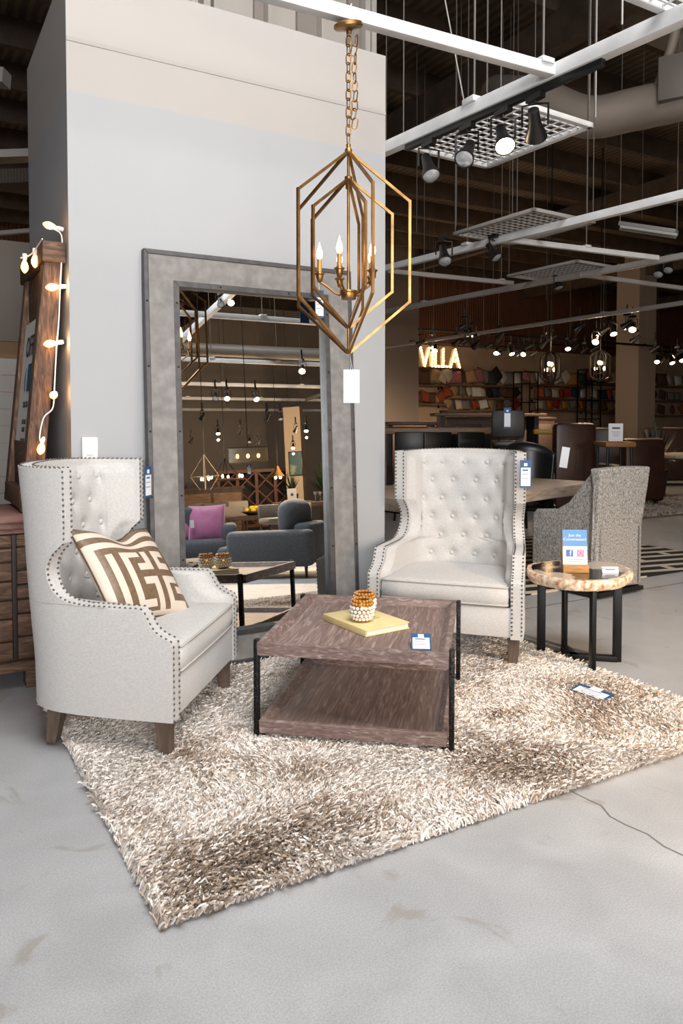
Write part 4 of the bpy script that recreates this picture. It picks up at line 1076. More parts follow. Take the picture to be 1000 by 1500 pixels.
a, b = D(908, 328, 9.2), D(991, 340, 8.8); MB().bar(a, b, .14, .05, bev=.01).build('tray', mat('grey_enamel', '9c9a97', .4), ff)
for s in (-.04, .04): MB().tube([a + V((s, s, -.045)), b + V((s, s, -.045))], .018, 8).build('tube', mat('dead_tube', 'c9c8c2', .3), ff)
for p in (a, b): MB().cyl(p, (p.x, p.y, ZC), .004, .004, 5).build('hanger_wire', GREYPAINT, ff)
# loose hanging conduits and cables from the ceiling
for i, (px, py, dp, lb) in enumerate(((713, 135, 6.2, 'white conduit drop left of the nearest mesh panel'), (722, 430, 12, 'thin drop rod beside the second mesh panel'), (872, 172, 5.4, 'white drop rod at the corner of the nearest mesh panel'), (565, 225, 7, 'drop wire just off the display wall edge'),
    (668, 332, 8.6, 'looped cable pair left of the second mesh panel'), (757, 312, 8.4, 'pale rod above the second mesh panel'), (911, 36, 4.2, 'white conduit clamped to the nearest rail'), (860, 325, 9, 'thin rod above the fluorescent fitting'), (800, 440, 13, 'faint drop rod above the black lantern'), (675, 140, 9, 'thin grey wire near the top of the hall'), (610, 340, 10, 'thin wire right of the gold pendant'), (940, 320, 9.5, 'thin wire over the fluorescent fitting'))):
    p = D(px, py, dp); t = thing('drop_cable', lb, 'cable', (p.x, p.y, 0), 0)
    MB().tube([(0, 0, p.z), (.01, .01, p.z + (ZC - p.z) * .4), (-.01, 0, ZC)], .006, 5).build('cable', GREYPAINT if 'white' in lb else ROD, t)

# ================================================================== FAR HALL: SHELVES, CUSHIONS, LIT LETTERS
WV_ = V1 - .35
SHW = mat('shelf_board_wood', '6b4a30', .6, col2='84603f', kind='wood', scale=3, stretch=(.5, 6, 6))
cols = {'cream': 'cdbfa9', 'grey': '7f7a76', 'rust': '9a4a28', 'mustard': 'b88432', 'dark green': '35443a', 'white': 'e0dad2', 'brown': '5f412e', 'black': '232021', 'rose': 'a66a72', 'red': '9c2723', 'navy': '2b3850', 'tan': 'a98b66', 'orange': 'c96a26'}
protos = {}
def far_pillow(col, loc, rz, label, s, lean=80):
    if col not in protos:
        o = pillow('throw_pillow', label, 'cushion', .46, .46, .19, [mat('cushion_' + col.replace(' ', '_'), cols[col], .85, col2=cols[col], bump=.1)], loc, (math.radians(lean), 0, rz), 'cushions on the far shelves', n=10); protos[col] = o
    else:
        o = protos[col].copy(); COL.objects.link(o); o['label'] = label; o.location = loc; o.rotation_euler = (math.radians(lean), 0, rz)
    roll = rnd.choice([0, 0, .25, -.3, .6]); o.location.z += .225 * s * (math.cos(roll) + abs(math.sin(roll)) - 1) + .02
    o.rotation_euler = (Matrix.Rotation(rz, 3, 'Z') @ Matrix.Rotation(math.radians(lean), 3, 'X') @ Matrix.Rotation(roll, 3, 'Z')).to_euler()
    o.scale = (s, s, s); return o
bays = [('left bay', 592, 651, [(563, 'cream dark_green brown brown grey tan cream'), (591, 'black dark_green brown rust brown tan rust')]),
        ('second bay', 652, 762, [(563, 'cream rose brown tan rose grey dark_green black cream grey white'), (582, 'rust tan grey cream white cream black navy brown brown black'), (601, 'tan cream grey rust white tan brown grey red')]),
        ('third bay', 786, 860, [(564, 'white rust cream cream mustard dark_green'), (583, 'orange grey cream red red navy white'), (600, 'cream orange red mustard grey orange')]),
        ('fourth bay', 866, 922, [(562, 'red black rose cream cream brown'), (585, 'white navy orange cream tan'), (604, 'grey brown tan cream black')]),
        ('right end bay', 926, 1012, [(564, 'tan black brown brown cream white black'), (586, 'tan brown black brown grey grey tan'), (608, 'rose navy brown red rust')])]
row_n = ['top', 'middle', 'low']
for bname, x0, x1, rows_ in bays:
    for r, (y, cs) in enumerate(rows_):
        a, b = PV(x0, y, WV_), PV(x1, y, WV_); z = a.z
        sh = thing('display_shelf', '%s wooden shelf board of the %s on the far wall' % (row_n[r], bname), 'shelf', ((a.x + b.x) / 2, WV_ + .1, z))
        MB().box((0, 0, -.025), (b.x - a.x, .46, .05)).build('board', SHW, sh, smooth=0)
        for s in (-1, 1): MB().box((s * (b.x - a.x) / 2 * .97, .2, -.09), (.04, .05, .10)).build('bracket', BLACK, sh, smooth=0)
        cl_ = cs.split(); n = len(cl_)
        for i, c in enumerate(cl_):
            c = c.replace('_', ' '); u = a.x + (b.x - a.x) * (i + .5) / n; s = rnd.uniform(.98, 1.15) if r == 0 else rnd.uniform(.72, .84)
            far_pillow(c, (u, WV_ + .05 + rnd.uniform(-.06, .06), z + .225 * s), rnd.uniform(-.5, .5), '%s cushion, %s from the left on the %s shelf of the %s' % (c, nth(i), row_n[r], bname), s, 78 + rnd.uniform(-6, 6))
# marquee letters with bulbs on a ledge
LB = PV(617, 537, WV_); RB = PV(675, 537, WV_)
led = thing('letter_ledge', 'narrow wooden ledge carrying the lit marquee letters', 'shelf', ((LB.x + RB.x) / 2, WV_ + .15, LB.z - .03)); MB().box((0, 0, 0), (RB.x - LB.x + .2, .3, .06)).build('board', SHW, led, smooth=0)
LH_ = .60; st_ = .10
strokes = {'V': [((0, 1), (.5, 0)), ((.5, 0), (1, 1))], 'i': [((.5, 0), (.5, .78)), ((.5, .98), (.5, 1.06))], 'L': [((0, 1), (0, 0)), ((0, 0), (1, 0))], 'A': [((0, 0), (.5, 1)), ((.5, 1), (1, 0)), ((.2, .35), (.8, .35))]}
LETM = mat('marquee_letter_face', 'e8d6b4', .5, emit=.35, ecol='ffc680'); LETB = mat('marquee_bulb', 'ffe6b8', .3, emit=16, ecol='ffd08c')
tot = RB.x - LB.x; mb0 = None
for i, (chx, x0, w, lb) in enumerate((('V', 0, .21, 'lit marquee letter V on the far wall'), ('i', .25, .07, 'lit marquee letter I with a dot above it'), ('L', .37, .16, 'first lit marquee letter L, after the I'), ('L', .57, .16, 'second lit marquee letter L, before the A'), ('A', .76, .23, 'lit marquee letter A ending the word'))):
    t = thing('marquee_letter', lb, 'letter', (LB.x + x0 * tot, WV_ + .1, LB.z), 0, 'lit marquee letters')
    body = MB(); bpts = []
    for p, q in strokes[chx]:
        P_, Q_ = V((p[0] * w * tot, 0, .03 + p[1] * LH_)), V((q[0] * w * tot, 0, .03 + q[1] * LH_))
        body.bar(P_, Q_, .09, st_ * 1.15, up=(0, 1, 0)) if False else body.bar(P_, Q_, st_ * 1.15, .09, up=(0, -1, 0))
        nb = max(1, int((Q_ - P_).length / .10))
        for k in range(nb + 1): bpts.append(P_.lerp(Q_, k / nb) + V((0, -.06, 0)))
    body.build('letter_body', LETM, t, smooth=0)
    for q in bpts:
        if mb0 is None: mb0 = MB().ball((0, 0, 0), .030, 8).build('bulb', LETB, t, smooth=180); o = mb0
        else: o = mb0.copy(); COL.objects.link(o); o.parent = t
        o.location = q

def lantern(label, px, py0, py1, dep, w):
    top = D(px, py0, dep); bot = D(px, py1, dep)
    t = thing('lantern_chandelier', label, 'chandelier', (top.x, top.y, 0), 0, 'black cage lanterns'); H_ = top.z - bot.z; R_ = w * dep / 1120 / 2
    for k in range(6):
        a = k * PI / 3 + .3; d = V((math.cos(a), math.sin(a), 0))
        MB().tube([V((0, 0, top.z)) + d * .03, d * R_ * .75 + V((0, 0, top.z - H_ * .10)), d * R_ + V((0, 0, top.z - H_ * .18)), d * R_ + V((0, 0, bot.z + H_ * .18)), d * R_ * .75 + V((0, 0, bot.z + H_ * .1)), V((0, 0, bot.z)) + d * .03], .02, 6).build('cage_bar', BLKPLAST, t)
    MB().cyl((0, 0, bot.z), (0, 0, top.z), .01).build('stem', BLKPLAST, t)
    MB().cyl((0, 0, top.z), (0, 0, ZC), .012, .012, 6).build('chain', BLKPLAST, t)
    for k in range(4):
        a = k * PI / 2 + .5; d = V((math.cos(a), math.sin(a), 0)) * R_ * .45; z = bot.z + H_ * (.36 if k % 2 else .55)
        h = MB().tube([(0, 0, z - .05), d * .6 + V((0, 0, z - .07)), d + V((0, 0, z - .02))], .008, 6).build('candle_arm', BLKPLAST, t)
        MB().ball(d + V((0, 0, z + .03)), .03, 8, (1, 1, 1.3)).build('bulb', BULB, h)
lantern('black cage lantern hanging left of the far pillar, nearer one', 806, 516, 560, 13, 27)
lantern('black cage lantern right beside the pale square column', 879, 514, 558, 14.5, 28)
for px, py, lb in ((770, 545, 'tall black metal rack left of the black cage lantern'), (863, 542, 'tall black metal rack right of the black cage lantern')):
    p = PV(px, py, V1 - 1.1); w = .38
    t = thing('metal_rack', lb, 'rack', (p.x, p.y, 0), 0)
    for sx in (-1, 1):
        for sy in (-1, 1): MB().box((sx * w, sy * .2, p.z / 2), (.035, .035, p.z)).build('post', BLACK, t, smooth=0)
    for k in range(4): MB().box((0, 0, p.z * (.2 + .22 * k)), (2 * w, .44, .03)).build('shelf', BLACK, t, smooth=0)
    MB().box((0, 0, p.z), (2 * w + .03, .44, .03)).build('top_bar', BLACK, t, smooth=0)
    far_pillow('rose' if px < 800 else 'red', (p.x, p.y - .02, p.z * .86 + .225), .1, 'cushion propped on the upper tier of the %s metal rack' % ('left' if px < 800 else 'right'), .9)

# ------------------------------------------------------------------ middle distance furniture
LEATHER = mat('dark_brown_leather', '2c1711', .4, col2='391f16', scale=6, bump=.2)
def at_floor(px, dep): p = D(px, 614, dep); return V((p.x, p.y, 0))
def long_table(label, px0, px1, ytop, dep, th, m, z=None, group=None, name='bar_table', cat='table'):
    a, b = D(px0, ytop, dep), D(px1, ytop, dep); c = (a + b) / 2; L_ = (b - a).length; t = thing(name, label, cat, (c.x, c.y, 0), -YAW, group); zt = c.z
    MB().box((0, .35, zt - th / 2), (L_, .8, th), 0, .01).build('tabletop', m, t)
    for sx in (-.42, .42):
        MB().box((sx * L_, .35, (zt - th) / 2), (.08, .6, zt - th)).build('leg', BLACK, t, smooth=0)
    return t
LIVE = mat('live_edge_slab', '6d4f38', .5, col2='8f6e50', kind='wood', scale=3, stretch=(.6, 6, 6), bump=.3)
long_table('long live edge bar table behind the grey wing chair', 555, 752, 627, 10.6, .085, LIVE)
long_table('dark upper table top stacked behind the live edge bar table', 636, 800, 605, 14.0, .06, DARKWOOD)
long_table('dark low bench table at the left behind the display wall edge', 566, 640, 618, 13.0, .06, DARKWOOD)
def bar_stool(label, px, dep, zs, m, back=True, grp='dark stools around the bar tables'):
    p = at_floor(px, dep); t = thing('bar_stool', label, 'stool', p, -YAW + rnd.uniform(-.4, .4), grp)
    MB().box((0, 0, zs), (.40, .40, .07), 0, .02).build('seat', m, t)
    for sx in (-1, 1):
        for sy in (-1, 1): MB().cyl((sx * .15, sy * .15, zs), (sx * .19, sy * .19, 0), .018, .014, 8).build('leg', BLACK, t)
    if back: MB().box((0, .18, zs + .24), (.40, .04, .34), 0, .018).build('back', m, t)
    for sy in (-1, 1): MB().cyl((-.175, sy * .175, .3), (.175, sy * .175, .3), .01, .01, 6).build('stretcher', BLACK, t)
    return t
def console(label, px0, px1, ytop, dep):
    a, b = D(px0, ytop, dep), D(px1, ytop, dep); c = (a + b) / 2; L_ = (b - a).length; t = thing('sideboard', label, 'sideboard', (c.x, c.y, 0), -YAW, 'dark sideboards')
    MB().box((0, .25, c.z / 2), (L_, .5, c.z - .04)).build('body', DARKWOOD, t, smooth=0); MB().box((0, .25, c.z - .02), (L_ + .06, .56, .05), 0, .006).build('top', DARKWOOD, t)
    for k in range(3): MB().box((L_ * (-.32 + .32 * k), -.008, c.z / 2), (L_ * .29, .02, c.z * .8), 0, .004).build('door', DARKWOOD, t)
console('long dark sideboard under the lit letters behind the bar tables', 655, 812, 611, 14.8)
console('dark sideboard at the left behind the bar stools, below the shelves', 560, 640, 622, 15.2)
for i, (px, dp, lb) in enumerate(((600, 9.9, 'dark bar stool leftmost before the live edge bar table'), (650, 9.9, 'dark bar stool second before the live edge bar table'), (700, 9.9, 'dark bar stool third before the live edge bar table'), (622, 12.2, 'dark bar stool left behind the live edge bar table'), (672, 12.2, 'dark bar stool mid behind the live edge bar table'), (722, 12.2, 'dark bar stool right behind the live edge bar table'))):
    bar_stool(lb, px, dp, .72, BLKPLAST)
YEL = mat('yellow_lacquer', 'b08a2a', .4)
bar_stool('small yellow topped stool behind the black leather chair', 800, 12.0, 1.10, YEL, False, None)
bar_stool('tall dark bar chair carrying a navy tag behind the grey wing chair', 746, 9.25, 1.0, BLKPLAST, True, None)
price_tag('long navy tag hanging on the tall dark bar chair', .085, .24, Matrix.Translation(D(743, 597, 8.9)) @ Matrix.Rotation(-YAW, 4, 'Z'), lines=0)
def armchair(label, px, dep, w, zt, m, rz=0.0, name='leather_armchair', cat='armchair', arm=.62, seat=.45, dp=.85):
    p = at_floor(px, dep); t = thing(name, label, cat, p, -YAW + rz)
    MB().box((0, .0, seat / 2 + .06), (w - .1, dp, seat - .1), 0, .04).build('base', m, t)
    MB().box((0, dp / 2 - .08, (zt + .1) / 2), (w - .04, .2, zt - .1), 0, .07).build('back', m, t)
    for s in (-1, 1): MB().box((s * (w / 2 - .09), -.02, arm / 2 + .04), (.18, dp, arm - .08), 0, .06).build('arm', m, t)
    MB().box((0, -.06, seat + .04), (w - .36, dp - .25, .14), 0, .05).build('seat_cushion', m, t)
    for sx in (-1, 1):
        for sy in (-1, 1): MB().cyl((sx * (w / 2 - .1), sy * (dp / 2 - .1), .12), (sx * (w / 2 - .1), sy * (dp / 2 - .1), 0), .03, .02, 8).build('leg', BLKPLAST, t)
    return t
armchair('tall dark brown leather armchair with its back to us beyond the pale table', 826, 10.6, .62, 1.25, LEATHER, PI + .1)
armchair('dark brown leather sofa at the right behind the leafy plant', 985, 15.2, 1.5, 1.14, LEATHER, PI, 'leather_sofa', 'sofa')
armchair('dark leather armchair between the tall leather armchair and the sign stool', 882, 13.4, .7, 1.16, LEATHER, PI - .3)
armchair('low dark leather armchair right of the sign stool', 922, 11.6, .7, 1.02, LEATHER, PI + .2)
ws = bar_stool('wooden topped stool holding a white framed notice', 900, 9.8, .98, mat('honey_wood', '8a5c34', .5), False, None)
pp = D(905, 648, 9.7); ns = thing('framed_notice', 'white framed notice standing on the wooden topped stool', 'notice', (ws.location.x + .02, ws.location.y, 1.015), -YAW)
MB().box((0, 0, .115), (.185, .02, .23), 0, .003).build('frame', WHITE, ns); MB().box((0, -.011, .115), (.165, .003, .205)).build('sheet', mat('notice_sheet', 'dfe2ea', .5), ns, smooth=0)
MB().box((0, -.0135, .17), (.10, .001, .02)).build('heading', INK, ns, smooth=0)
for k in range(3): MB().box((0, -.0135, .12 - .025 * k), (.11 - .02 * k, .001, .006)).build('print_line', TAGGREY, ns, smooth=0)
LEAF = mat('dark_glossy_leaf', '16230f', .45, col2='22331c', scale=5)
def plant(label, p, n, ln, pot_h, rr=.18, seed=1, lf=LEAF):
    t = thing('potted_plant', label, 'plant', p, 0); r = random.Random(seed)
    MB().lathe([(.0, 0), (rr * .7, 0), (rr, pot_h), (rr * .9, pot_h), (rr * .85, pot_h - .03), (0, pot_h - .03)], 18).build('pot', mat('dark_planter', '2a2623', .5), t)
    m = MB()
    for i in range(n):
        a = r.uniform(0, 2 * PI); e = r.uniform(.2, 1.15); L_ = ln * r.uniform(.6, 1.1); d = V((math.cos(a), math.sin(a), 0)); w = V((-d.y, d.x, 0)) * (.022 * ln / .6)
        ps = []
        for k in range(6):
            f = k / 5; pt = V((0, 0, pot_h)) + d * (L_ * f * math.sin(e)) + V((0, 0, L_ * (f * math.cos(e) + .35 * f - .45 * f * f * e))); ww = w * (math.sin(PI * min(.97, f * .9 + .08)))
            ps.append((m.bm.verts.new(pt - ww), m.bm.verts.new(pt + ww)))
        for a_, b_ in zip(ps, ps[1:]): m.face((a_[0], a_[1], b_[1], b_[0]))
    o = m.build('foliage', lf, t, smooth=180, fix=False); return t
plant('dark green strappy plant in a pot left of the round table', at_floor(962, 13.0), 90, .62, .45, .2, 3)
# ================================================================== WHAT STANDS BEHIND THE CAMERA AND SHOWS IN THE MIRROR
SOFA = mat('slate_grey_upholstery', '4b4e54', .9, col2='565a60', scale=40, bump=.15)
PINK = mat('pink_velvet', 'b0618f', .5, col2='c47aa5', scale=5, sheen=.6)
a, b = MG(331, 850), MG(456, 848); X = (b - a); W_ = X.length; rz = math.atan2(X.y, X.x)
# local x runs along the near side panel (left to right in the mirror), local y = away from the mirror is negative-rotated side
t = thing('sofa', 'slate grey sofa seen end on in the mirror with a rounded side panel', 'sofa', a, rz)
sy = -1 if (Matrix.Rotation(rz, 3, 'Z') @ V((0, 1, 0))).dot(V((0, -1, 0))) < 0 else 1
hp = max(.5, MD(390, 783, (MG(390, 849) - MRay(390, 849)[0]).length + MRay(390, 849)[2]).z)
def sb(x0, x1, y0, y1, z0, z1, nm, m=SOFA, bev=.06, par=None): return MB().box(((x0 + x1) / 2, sy * (y0 + y1) / 2, (z0 + z1) / 2), (x1 - x0, y1 - y0, z1 - z0), 0, bev, 3).build(nm, m, par or t)
sb(0, W_, 0, .2, .12, hp, 'arm'); sb(-.12, W_ * .74, .2, .75, .12, hp * .62, 'seat'); sb(W_ * .72, W_ * .95, .2, .75, .12, hp * 1.12, 'back')
sb(-.14, .12, .05, .9, .14, hp * .68, 'seat_cushion')
for x in (.08, W_ - .08):
    for y in (.08, .68): MB().cyl((x, sy * y, .13), (x, sy * y, 0), .02, .012, 8).build('leg', BLKPLAST, t)
cu = MB().box((W_ * .66, sy * .46, hp * 1.20), (.27, .52, hp * .85), 0, .13, 4).build('back_cushion', SOFA, t)
# second sofa facing the mirror, with pink cushions
a2, b2 = MG(259, 834), MG(334, 829); X2 = b2 - a2; L2 = X2.length; rz2 = math.atan2(X2.y, X2.x)
t2 = thing('sofa', 'slate grey sofa at the left of the mirror holding the pink cushions', 'sofa', a2, rz2)
dpt = (MG(290, 832) - MRay(290, 832)[0]).length + MRay(290, 832)[2]
zs = MD(290, 792, dpt).z; zb = MD(290, 742, dpt + .8).z
def sb2(x0, x1, y0, y1, z0, z1, nm, m=SOFA, bev=.06): return MB().box(((x0 + x1) / 2, sy * (y0 + y1) / 2, (z0 + z1) / 2), (x1 - x0, y1 - y0, z1 - z0), 0, bev, 3).build(nm, m, t2)
sb2(-.3, L2, 0, .95, .12, zs, 'seat'); sb2(-.3, L2, .72, .98, .12, zb - .1, 'back'); sb2(L2 - .06, L2 + .14, .15, .98, .12, zs + .18, 'arm'); sb2(-.2, L2 * .45, .55, .75, zs - .05, zb, 'back_cushion'); sb2(L2 * .47, L2 - .04, .55, .75, zs - .05, zb, 'back_cushion')
for x in (.0, L2):
    for y in (.08, .9): MB().cyl((x, sy * y, .13), (x, sy * y, 0), .02, .012, 8).build('leg', BLKPLAST, t2)
def mirror_pillow(label, px, py, dep, s, yaw=0):
    p = MD(px, py, dep); M_ = Matrix.Translation(p) @ Matrix.Rotation(rz2 + yaw + (0 if sy < 0 else 0), 4, 'Z') @ Matrix.Rotation(math.radians(100 if sy < 0 else 80), 4, 'X')
    o = pillow('throw_pillow', label, 'pillow', s, s, .16, [PINK], M_.to_translation(), M_.to_euler(), 'pink velvet cushions', n=20); return o
mirror_pillow('larger pink velvet cushion on the grey sofa in the mirror', 303, 767, dpt + .42, .50, .1)
mirror_pillow('pink cushion cut off by the left mirror edge', 270, 772, dpt + .45, .42, -.2)
pt = MD(281, 762, dpt + .3); price_tag('white tag between the two pink cushions', .05, .1, Matrix.Translation(pt) @ Matrix.Rotation(rz2 + PI, 4, 'Z'), back=True)

GREYC = mat('grey_dining_fabric', '67645f', .9); OFFW = mat('off_white_fabric', '99938a', .9)
def mchair(label, px, py, dep, w, m, h=None, yaw=0.0, seat=.45):
    top = MD(px, py, dep); t = thing('dining_chair', label, 'chair', (top.x, top.y, 0), yaw, 'upholstered dining chairs')
    zt = max(.62, top.z); MB().box((0, 0, (zt + seat) / 2), (w, .09, zt - seat), 0, .03).build('back', m, t); MB().box((0, -.22, seat), (w, .48, .1), 0, .03).build('seat', m, t)
    for sx in (-1, 1):
        for y in (.0, -.42): MB().cyl((sx * (w / 2 - .04), y, seat), (sx * (w / 2 - .04), y, 0), .02, .015, 8).build('leg', DARKWOOD, t)
    return t
YM = math.radians(20)
mchair('grey dining chair back, leftmost in the mirror behind the pink cushions', 285, 737, 15, .5, GREYC, yaw=YM); mchair('grey dining chair back second from left in the mirror', 316, 736, 15, .5, GREYC, yaw=YM); mchair('beige dining chair back third from left in the mirror', 347, 734, 15.5, .45, OFFW, yaw=YM)
mchair('off white low chair left of the lemon bowl in the mirror', 342, 742, 14.7, .40, OFFW, yaw=YM + PI)
mchair('pleated grey chair left of the tall grey cushion in the mirror', 393, 739, 12.2, .36, GREYC, yaw=YM + PI - .3); mchair('off white chair behind the tall grey cushion in the mirror', 440, 737, 12.6, .36, OFFW, yaw=YM + PI + .3)
def mtable(label, px, py, dep, L_, W2_, name='dining_table', m=DARKWOOD):
    p = MD(px, py, dep); t = thing(name, label, 'table', (p.x, p.y, 0), YM); z = max(.5, p.z)
    MB().box((0, 0, z - .04), (L_, W2_, .08), 0, .006).build('tabletop', m, t)
    for sx in (-1, 1): MB().box((sx * (L_ / 2 - .2), 0, (z - .08) / 2), (.12, W2_ * .7, z - .08)).build('leg', m, t, smooth=0)
    t['zt'] = z; return t
mt = mtable('dark dining table with a bowl of lemons in the mirror', 352, 755, 13.2, 1.5, .8)
mt2 = mtable('dark console table set with glasses at the right of the mirror', 472, 734, 13.4, 1.5, .5)
p = MD(370, 753, 13.0); zt = mt['zt']
bw = thing('fruit_bowl', 'wide dark bowl on the mirrored dining table', 'bowl', (p.x, p.y, zt), 0); MB().lathe([(0, 0), (.08, 0), (.19, .06), (.20, .07), (.185, .07), (.07, .015), (0, .015)], 22).build('bowl', DARKWOOD, bw)
LEM = mat('lemon_skin', 'd9b523', .45)
for i in range(9):
    a_ = i * 2.4; r_ = .12 * math.sqrt(i / 9); o = MB().ball((0, 0, 0), .045, 10, (1.25, 1, 1)).build('lemon', LEM, None, smooth=180)
    o.location = (p.x + r_ * math.cos(a_), p.y + r_ * math.sin(a_), zt + .075 + (.04 if i < 4 else 0)); o.rotation_euler = (0, 0, a_); tag(o, 'yellow lemon heaped in the wide dark bowl', 'lemon', 'lemons in the bowl')
for i in range(4):
    q = MD(462 + i * 7, 731, 13.3); g_ = thing('wine_glass', 'clear wine glass on the dark console at the right of the mirror', 'glass', (q.x, q.y, mt2['zt']), 0, 'glasses on the mirrored console')
    MB().lathe([(.035, 0), (.006, .006), (.005, .09), (.03, .12), (.036, .17), (.034, .17), (.028, .122), (0, .1)], 14, cap=False).build('bowl', mat('clear_glass', 'f2f4f4', .02, trans=.9), g_)
# lattice door cabinet, buffet, far columns with art
p = MD(376, 733, 18.0); q = MD(376, 690, 18.0); CABR = mat('lattice_red_wood', '6e3a20', .45, col2='8a4c2a', kind='wood', scale=4, stretch=(4, 4, .6))
ca_ = thing('lattice_cabinet', 'reddish wooden cabinet with crossed lattice doors at the back of the mirror', 'cabinet', (p.x, p.y, 0), YM); w_ = .92; zt = max(q.z, 1.35); zb_ = .15
MB().box((0, -.25, (zt + zb_) / 2), (w_ * 1.9, .1, zt - zb_)).build('back', mat('dark_cabinet_inside', '2b1d16', .6), ca_, smooth=0)
for s in (0, 1): MB().box((0, .02, zb_ if not s else zt), (w_ * 1.95, .5, .07)).build('rail', CABR, ca_, smooth=0)
for k in range(5):
    x = (-.95 + .475 * k) * w_; MB().box((x, .2, (zt + zb_) / 2), (.07, .06, zt - zb_)).build('stile', CABR, ca_, smooth=0)
for k in range(4):
    x0 = (-.95 + .475 * k) * w_; m = MB(); hh = (zt - zb_) / 3
    for r_ in range(3):
        m.bar((x0, .2, zb_ + hh * r_), (x0 + .475 * w_, .2, zb_ + hh * (r_ + 1)), .03, .03); m.bar((x0 + .475 * w_, .2, zb_ + hh * r_), (x0, .2, zb_ + hh * (r_ + 1)), .03, .03)
    m.build('lattice_door', CABR, ca_, smooth=0)
p = MD(310, 716, 16.5); bf = thing('sideboard', 'dark sideboard behind the mirrored dining chairs', 'sideboard', (p.x, p.y, 0), YM); z = max(.9, p.z)
MB().box((0, 0, z / 2), (1.3, .45, z - .03)).build('body', DARKWOOD, bf, smooth=0); MB().box((0, 0, z), (1.4, .5, .05)).build('top', DARKWOOD, bf, smooth=0)
for s in (-1, 1): MB().box((s * .32, .235, z / 2), (.58, .02, z - .2)).build('door', LIVE, bf, smooth=0)
p = MD(433, 690, 16.5); cc = MB().box((0, 0, 1.35), (.36, .36, 2.7)); o = struct('wall_pylon', cc, mat('cream_column', 'b7a48e', .8)); o.location = (p.x, p.y, 0); o.rotation_euler = (0, 0, YM + .3)
p2_ = MD(433, 679, 16.3); ar = thing('wall_art', 'dark teal framed print on the cream column in the mirror', 'picture', p2_, YM + .3 + (PI if False else 0)); MB().box((0, 0, 0), (.30, .03, .52), 0, .004).build('frame', BLKPLAST, ar); MB().box((0, .017, 0), (.26, .006, .48)).build('print', mat('teal_print', '1d4a50', .5, col2='7d8a72', scale=6, contrast=(.55, .7)), ar, smooth=0)
p = MD(428, 735, 13.9); pf = thing('framed_notice', 'white framed notice in front of the small plant in the mirror', 'notice', (p.x, p.y, mt2['zt'] if False else max(.7, p.z)), YM); MB().box((0, 0, .12), (.17, .02, .24), 0, .003).build('frame', WHITE, pf); MB().box((0, .011, .13), (.05, .002, .05)).build('logo_mark', TAGBLUE, pf, smooth=0)
sd = thing('side_table', 'dark stand under the framed notice in the mirror', 'table', (p.x, p.y, 0), YM); zz = pf.location.z; MB().box((0, 0, zz - .02), (.7, .45, .04)).build('tabletop', DARKWOOD, sd, smooth=0)
for sx in (-1, 1):
    for s2 in (-1, 1): MB().box((sx * .3, s2 * .18, (zz - .04) / 2), (.05, .05, zz - .04)).build('leg', DARKWOOD, sd, smooth=0)
p = MD(427, 716, 15.4); plant('small leafy plant behind the framed notice in the mirror', (p.x, p.y, 0), 40, .38, max(.5, p.z - .1), .13, 7)
p = MD(478, 712, 15.6); plant('large dark plant at the right edge of the mirror', (p.x, p.y, 0), 80, .62, max(.6, p.z - .25), .18, 8)
p = MD(269, 725, 17.0); plant('red leaved plant at the left edge of the mirror', (p.x, p.y, 0), 30, .4, max(.5, p.z - .2), .14, 9, mat('red_leaf', '7d2622', .5))

# pendant lights reflected
def bulbs(t, pts, r=.03):
    for q in pts: MB().ball(q, r, 8, (1, 1, 1.35)).build('bulb', BULB, t)
p = MD(363, 667, 11.0); t = thing('linear_pendant', 'rectangular glass panel pendant with warm bulbs in the mirror', 'chandelier', p, YM)
GLS = mat('smoked_panel_glass', 'cbb893', .1, trans=.85)
MB().box((0, 0, .11), (.56, .24, .012)).build('top_frame', BLKPLAST, t)
for s in (-1, 1):
    MB().box((0, s * .115, 0), (.54, .006, .2)).build('glass_panel', GLS, t, smooth=0); MB().box((s * .275, 0, 0), (.006, .22, .2)).build('glass_panel', GLS, t, smooth=0)
bulbs(t, [(-.15, 0, -.01), (0, 0, -.01), (.15, 0, -.01)], .024); MB().cyl((0, 0, .11), (0, 0, ZC - p.z), .007, .007, 6).build('rod', BLKPLAST, t)
price_tag('navy and white tag under the glass panel pendant', .06, .15, Matrix.Translation(p + V((0, .02, -.13))) @ Matrix.Rotation(YM + PI, 4, 'Z'))
p = MD(300, 702, 13.0); t = thing('geometric_pendant', 'pale open pyramid pendant at the left of the mirror', 'chandelier', p, 0); PALEG_ = mat('pale_gilt', 'b9a888', .5, .3)
cr = [V((.24 * math.cos(a_), .24 * math.sin(a_), .05)) for a_ in (.4, .4 + PI / 2, .4 + PI, .4 + 1.5 * PI)]
for i in range(4): MB().bar((0, 0, .42), cr[i], .012, .012).bar(cr[i], cr[(i + 1) % 4], .012, .012).bar(cr[i], cr[i] * .35 + V((0, 0, -.2)), .012, .012).build('frame_arm', PALEG_, t, smooth=0)
bulbs(t, [(-.06, 0, 0), (.06, .02, 0), (0, -.06, .0)], .022); MB().cyl((0, 0, -.03), (0, 0, ZC - p.z), .006, .006, 6).build('chain', BLKPLAST, t)
p = MD(330, 698, 14.5); t = thing('wheel_chandelier', 'round dark wheel chandelier with candle bulbs in the mirror', 'chandelier', p, 0)
MB().tube([(.34 * math.cos(2 * PI * i / 28), .34 * math.sin(2 * PI * i / 28), -.06) for i in range(28)], .02, 6, True).build('wheel', DARKWOOD, t)
for i in range(6): MB().cyl((.34 * math.cos(PI * i / 3), .34 * math.sin(PI * i / 3), -.06), (0, 0, .35), .007, .007, 6).build('stay', BLKPLAST, t)
